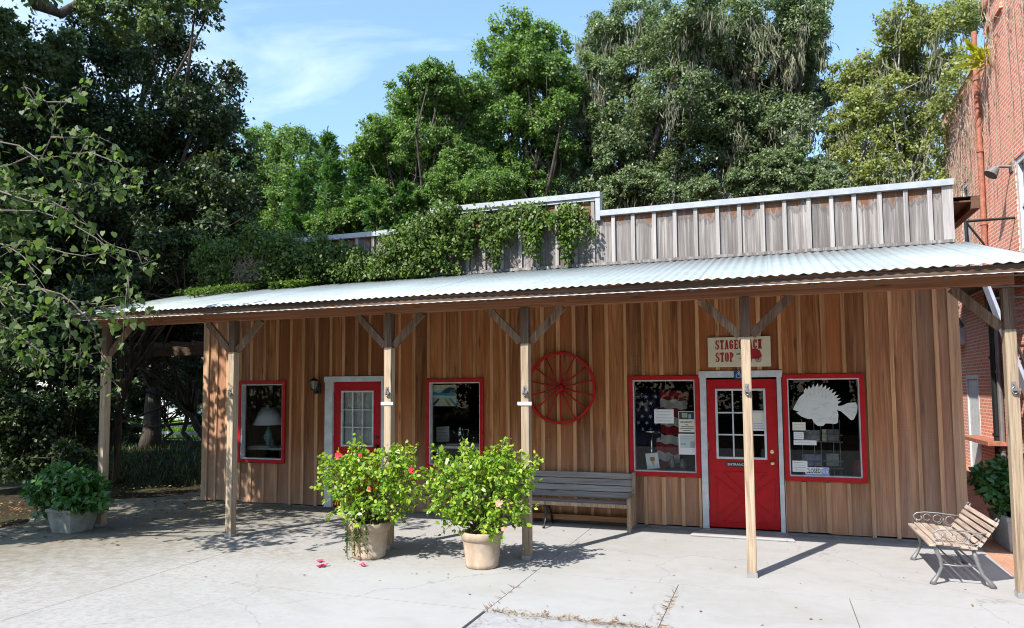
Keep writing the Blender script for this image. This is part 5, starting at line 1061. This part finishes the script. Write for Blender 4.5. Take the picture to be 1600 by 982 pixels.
# redbud hanging in from the left
rs = np.random.default_rng(77)
rb = thing('redbud_tree', 'heart leaved tree whose pale twigs hang in over the left porch end', 'tree', (-10.6, -5.6, -.05)); tm = MB(); base = Vector((-10.6, -5.6, -.1)); hub = Vector((-10.2, -5.4, 2.2))
tm.tube([base, base.lerp(hub, .5)+Vector((.08, .05, 0)), hub], [.13, .11, .10], 10)
V = []
def leafrow(pts, n, size=.078, spread=.075):
    pts = [np.array(p) for p in pts]; seg = rs.integers(0, len(pts)-1, n); t = rs.uniform(0, 1, (n, 1)); P0 = np.array([pts[s] for s in seg]); P1 = np.array([pts[s+1] for s in seg])
    p = P0+(P1-P0)*t+rs.normal(size=(n, 3))*spread; d = rs.normal(size=(n, 3))*.6+[.1, -.1, -.7]; nn = rs.normal(size=(n, 3))*.5+[-.35, -.6, .75]
    V.append(leaves(p, d, nn, size*rs.uniform(.6, 1.15, n), HEART))
BR = [([(-60,250),(0,262),(45,245),(80,215),(105,160),(125,138)], -4.6, 26), ([(-60,230),(30,228),(60,250),(89,263),(104,281),(130,300)], -4.7, 16), ([(-60,300),(0,299),(70,308),(122,345),(160,375),(215,395),(246,405)], -4.4, 40), ([(-40,330),(60,330),(150,372),(200,430)], -4.5, 14), ([(-60,420),(0,425),(52,446),(110,470),(183,464),(214,476),(246,487)], -4.3, 34), ([(60,450),(116,476),(147,513),(156,550),(180,600),(190,622)], -3.9, 26), ([(-60,440),(10,450),(60,480),(85,490)], -4.8, 60), ([(-60,500),(0,510),(50,540),(80,560)], -4.8, 50), ([(-60,400),(0,470),(40,520),(60,590)], -4.7, 50), ([(-60,350),(20,390),(70,430)], -4.7, 30), ([(100,470),(110,520),(125,560)], -4.3, 5), ([(105,160),(60,150),(38,135)], -4.6, 16), ([(80,215),(130,215),(155,215)], -4.6, 16), ([(110,240),(150,235),(185,255),(210,275),(232,288)], -4.5, 26), ([(0,299),(90,320),(140,290)], -4.5, 12), ([(100,345),(90,330),(150,305)], -4.4, 14), ([(-40,370),(50,380),(130,400),(165,395)], -4.6, 14), ([(116,476),(150,480),(200,500)], -4.2, 8)]
for pts, y, n in BR:
    q = [at(u, v, y+.12*math.sin(i*2.1)) for i, (u, v) in enumerate(pts)]; q = [w for a_, b_ in zip(q, q[1:]) for w in (a_, a_.lerp(b_, .5)+Vector(rs.normal(size=3)*.045))]+[q[-1]]
    if pts[0][0] < -20: tm.tube([hub, hub.lerp(q[0], .5)+Vector((0, 0, .4)), q[0]], [.07, .05, .022], 6)
    L = len(q); tm.tube(q, [.011-.008*i/(L-1) for i in range(L)], 6); leafrow(q[1:], int(n*1.6))
    for _ in range(4):
        a = q[RNG.randrange(1, L)]; e = a+Vector(rs.normal(size=3)*.25)+Vector((.1, 0, -.15)); tm.tube([a, a.lerp(e, .5)+Vector((0, 0, .05)), e], [.005, .0035, .002], 4); leafrow([a.lerp(e, .4), e], 7, .085, .04)
CR = [(Vector((-10.4, -5.6, 4.4)), 1.2), (Vector((-11.4, -6.2, 4.6)), 1.3), (Vector((-10.7, -4.2, 5.0)), 1.2), (Vector((-11.8, -4.6, 4.0)), 1.3), (Vector((-9.7, -4.6, 4.9)), .9), (Vector((-11.0, -3.0, 4.6)), 1.1), (Vector((-12.2, -6.9, 4.2)), 1.2), (Vector((-11.2, -5.2, 5.9)), 1.1), (Vector((-12.6, -3.4, 4.6)), 1.2)]
for p, r in CR: tm.tube([hub, hub.lerp(p, .5)+Vector((0, 0, .3)), p], [.07, .045, .015], 6)
V.append(blob_leaves(CR, 8000, .095, rs, HEART, .36, .5, .5))
tm.build('trunk', TWIG, rb, smooth=True); poly_mesh('crown', np.concatenate(V), len(HEART), L_RED, rb)
# tall oak out to the left whose boughs cross the top left corner and shade that side
ta = thing('tall_oak', 'massive oak at the top left corner, grey limb showing above bright leaves', 'tree', (-19.5, -2.2, -.06)); rs = np.random.default_rng(88); m = MB()
fork = at(60, 20, 0.0)
CRN = [(Vector(p), r) for p, r in [((-19,-3,11),2.4),((-21,-5,12),2.6),((-17.5,-3.2,13.5),2.2),((-22,-1,12),2.5),((-19,0,14),2.3),((-16.2,-.8,12.2),1.6),((-24,-4,11),2.4),((-18,-5.5,11),2.0),((-21,2,13.5),2.4),((-16.5,1.5,13.6),1.9),((-20.5,-6.8,10),2.0),((-18.6,-1.5,9.4),1.7),((-23,-6.5,13.5),2.3),((-22.5,-2,9),2.0),((-17.6,-4.3,8.6),1.5),((-20.2,-3.6,8.0),1.6),((-15.6,-2.2,9.6),1.3),((-9.5,-3.3,8.4),.85),((-8.5,-3.35,8.6),.75),((-10.9,-3.6,8.9),.9),((-12.6,-4.4,8.6),1.2),((-13.5,-6.0,7.6),1.2),((-14.5,-3.4,9.2),1.2)]]
limbs(m, Vector((-19.5, -2.2, -.06)), [tuple(p) for p, r in CRN], .6, rs, .6)
m.tube([Vector((-19.5, -2.0, 7.5)), at(10, -140, -.8), at(40, -50, -.3), at(62, 8, .1), at(95, 22, .5), at(150, -10, 1.0), at(290, -30, 1.5)], [.4, .3, .24, .17, .10, .07, .03], 10)
m.build('trunk', BARK, ta, smooth=True)
NB = [(at(u, v, 1.0+.5*(i % 3)), r*depth(at(u, v, 1.0))/FPX) for i, (u, v, r) in enumerate([(20,85,38),(70,95,32),(105,70,30),(150,20,30),(210,10,36),(270,-5,34),(318,2,20),(240,40,24),(180,50,26),(10,40,30),(30,140,28),(330,-10,20)])]
poly_mesh('crown', np.concatenate([blob_leaves(CRN, 70000, .18, rs, KITE, .36), blob_leaves(NB, 17000, .095, rs, KITE, .36), blob_leaves([b for b in CRN if b[0].x > -13 and b[0].y > -4], 16000, .12, rs, KITE, .36)]), 4, L_OAK, ta)
# ------------------------------------------------------------------ vine on the false front
vn = thing('climbing_vine', 'green climbing vine smothering the left half of the false front and its roof edge', 'vine', (-6, -.1, 3.74)); rs = np.random.default_rng(99)
def dens(n):
    x = rs.uniform(-9.55, -2.3, n); z = rs.uniform(3.72, 5.0, n)
    lump = .5+.5*np.sin(x*3.1+1)*np.sin(x*7.7+.4)+.3*np.sin(x*17.0)
    top = np.where(x < -5.35, 4.50+.10*lump, np.where(x < -4.5, 4.62+.27*np.clip((x+5.35)*2.2, 0, 1)-.02*lump, np.where(x < -2.45, 4.70+.06*lump-.12*np.clip((x+3.4), 0, 1), 4.42)))
    top = top+np.where(x < -5.3, .10*np.sin(x*4.3)+.09*np.sin(x*9.7+1)-.02, 0)+np.where(x < -7.35, .16, 0)
    top = np.where((x > -7.4) & (x < -5.6), top-.10-.10*np.clip((x+7.3), 0, 1), top)+rs.uniform(-.10, .06, n)
    hang = .20*lump+.16*np.sin(x*11.0)+.10*np.sin(x*29)
    bot = np.where(x < -5.0, 3.72, np.where(x < -4.45, 3.95-.15*lump, np.where(x < -2.45, 4.36-hang, 4.30)))
    ok = (z < top) & (z > bot+rs.uniform(-.28, .12, n)*(x > -5))
    ok &= ~((x > -8.75) & (x < -8.05) & (z < 4.25) & (rs.uniform(0, 1, n) < .85)); ok &= ~((x < -9.0) & (z < 4.0) & (rs.uniform(0, 1, n) < .6)); ok &= rs.uniform(0, 1, n) < np.where(x > -2.6, .4, 1); gap = np.sin(x*6.3+2*np.sin(z*5))*np.sin(z*9+1.5*np.sin(x*4)); ok &= (gap < .45) | (rs.uniform(0, 1, n) < .25)
    return x[ok], z[ok], top[ok]
x, z, tp_ = dens(60000); n = len(x); y = -.05-np.abs(rs.normal(0, .10, n))*np.where(x < -4.6, 1.5, .8)-.06*(1+np.sin(x*9)*np.sin(z*11)); y = np.where(z > tp_-.12, y+rs.uniform(0, .25, n), y)
C = np.stack([x, y, z], 1); VV = leaves(C, rs.normal(size=(n, 3))*.6+[0, -.3, -.6], rs.normal(size=(n, 3))*.5+[0, -.8, .5], .058*rs.uniform(.6, 1.3, n), OVAL)
n2 = 11000; x = rs.uniform(-9.4, -5.7, n2); w = np.clip((-5.7-x)/3.2, .06, 1)*(.8+.25*np.sin(x*5)+.15*np.sin(x*13)); y = -rs.uniform(0, 1, n2)**1.3*w*1.35; z = np.array([roofz(v) for v in y])+.03+rs.uniform(0, .09, n2)
V2 = leaves(np.stack([x, y, z], 1), rs.normal(size=(n2, 3))*[1, 1, .25], rs.normal(size=(n2, 3))*.4+[0, -.2, 1], .055*rs.uniform(.6, 1.3, n2), OVAL)
poly_mesh('foliage', np.concatenate([VV, V2]), 6, L_VINE, vn)
vm = MB()
for k in range(170):
    x = rs.uniform(-9.4, -2.5) if k < 120 else rs.uniform(-5.6, -3.6); z0 = 4.3+rs.uniform(0, .35) if x > -5.2 else 4.3; L = rs.uniform(.2, .75); p = [(x+rs.normal(0, .05)*i, -.03-rs.uniform(.0, .06), max(3.76, z0-L*i/4)) for i in range(5)]; vm.tube(p, [.006, .005, .005, .004, .002], 4)
vm.build('stems', STEM, vn)
dm = MB()
for k in range(240):
    x = rs.uniform(-8.75, -8.0); z0 = rs.uniform(3.80, 4.28); a = Vector((x, -.16-rs.uniform(0, .14), z0)); e = a+Vector((rs.normal(0, .14), rs.normal(0, .05), rs.normal(-.04, .16))); e.z = max(e.z, 3.76); dm.tube([a, a.lerp(e, .5)+Vector(rs.normal(size=3)*.04), e], [.006, .005, .003], 4)
for k in range(40):
    x = rs.uniform(-9.5, -8.7); a = Vector((x, -.12, rs.uniform(3.9, 4.3))); dm.tube([a, a+Vector((rs.normal(0, .08), -.05, -.15)), Vector((x+rs.normal(0, .12), -.1, 3.77))], .005, 4)
dm.build('dead_stems', DEAD, vn)
# ------------------------------------------------------------------ far left: fence, arbor, house
FCY = 13.0
fn = thing('rail_fence', 'white three rail fence in the sun beyond the dark passage', 'fence', (-26, FCY, -.04))
zt, = [at(285, 665, FCY).z]; zb = at(285, 689, FCY).z
for z in (zt, (zt+zb)/2, zb): MB().box(-42, -15, FCY-.02, FCY+.02, z-.06, z+.05).build('rail', WHITE, fn)
x = -42
while x < -14.9: MB().box(x-.06, x+.06, FCY+.021, FCY+.14, -.05, zt+.12).build('post', WHITE, fn); x += 2.25
ar = thing('side_arbor', 'weathered dark pole arbor with a low beam in the passage left of the store', 'arbor', (-12, 2, -.05))
for (x, y) in ((-13.7, 1.92), (-9.75, 3.2), (-13.9, 5.2)): MB().tube([(x, y, -.05), (x+.03, y, 1.3), (x, y, 2.75)], [.075, .07, .065], 8).build('pole', W_POST_SHADED, ar)
MB().bar((-14.3, 1.92, 2.8), (-9.6, 2.4, 2.85), .1, .2).bar((-14.3, 5.2, 2.8), (-9.6, 4.6, 2.85), .1, .2).build('beam', W_FASC, ar)
s = MB()
for k in range(9): x = -14.1+k*.55; s.bar((x, 1.6, 2.95), (x+.05, 5.6, 2.95), .06, .1)
s.build('joists', W_FASC, ar)
h0 = at(252, 640, 26)
hs = thing('white_house', 'small white house glimpsed through the trees beyond the fence', 'house', (h0.x, 27.5, -.05)); hx = h0.x
MB().box(hx-4.5, hx+2.6, 26, 30, -.05, 3.0).build('wall', WHITE, hs)
MB().prism([(-.5, 0), (4.5, 0), (2.0, 1.8)], (hx-4.8, 25.75, 3.0), (0, 1, 0), (0, 0, 1), 7.7).build('roof', RUSTR, hs)
for q in (-3.2, .6): w = MB().box(hx+q, hx+q+1.0, 25.95, 25.998, .9, 2.3).build('window', plain('far_glass', (.1,.12,.14), .1, .6), hs)
# ------------------------------------------------------------------ light
SUN_EL, SUN_AZ = rad(47.5), rad(204.5)
sd = bpy.data.lights.new('sun', 'SUN'); so = bpy.data.objects.new('sun', sd); COL.objects.link(so)
sd.energy = 4.4; sd.angle = rad(.53); sd.color = (1.0, .945, .86)
to = Vector((math.sin(SUN_AZ)*math.cos(SUN_EL), math.cos(SUN_AZ)*math.cos(SUN_EL), math.sin(SUN_EL)))
so.rotation_euler = to.to_track_quat('Z', 'Y').to_euler(); so.location = to*40
wd = bpy.data.worlds.new('World'); SC.world = wd; wd.use_nodes = True; nt = wd.node_tree; nt.nodes.clear()
sky = nd(nt, 'ShaderNodeTexSky', sky_type='NISHITA'); sky.sun_disc = False; sky.sun_elevation = SUN_EL; sky.sun_rotation = SUN_AZ; sky.air_density = 1.0; sky.dust_density = .6; sky.ozone_density = 1.0
tc = nd(nt, 'ShaderNodeTexCoord').outputs['Generated']
cn = noise(nt, vec(nt, tc, (1.3, 1.3, 4.2), (1.9, .7, .3)), 1.7, 7, .55, .7)
cl = ramp(nt, cn, [(.56, (0,0,0)), (.90, (.6,.6,.6))])
air = mix(nt, .22, sky.outputs[0], (1.9, 3.8, 5.8))
col = mix(nt, cl, air, (6.6, 7.0, 7.4))
bg = nd(nt, 'ShaderNodeBackground', {'Color': col, 'Strength': .15}); ow = nd(nt, 'ShaderNodeOutputWorld'); nt.links.new(bg.outputs[0], ow.inputs[0])
vs = SC.view_settings; SC.display_settings.display_device = 'sRGB'; vs.view_transform = 'Standard'; vs.look = 'None'; vs.exposure = .95; vs.gamma = 1; vs.use_curve_mapping = False
SC.render.engine = 'CYCLES'; cy = SC.cycles; cy.max_bounces = 7; cy.diffuse_bounces = 4; cy.glossy_bounces = 3; cy.transmission_bounces = 4; cy.transparent_max_bounces = 8; cy.caustics_reflective = False; cy.caustics_refractive = False
cy.use_denoising = True; cy.filter_width = 1.05; cy.pixel_filter_type = 'BLACKMAN_HARRIS'; cy.sample_clamp_indirect = 6; cy.use_adaptive_sampling = True; cy.adaptive_threshold = .015
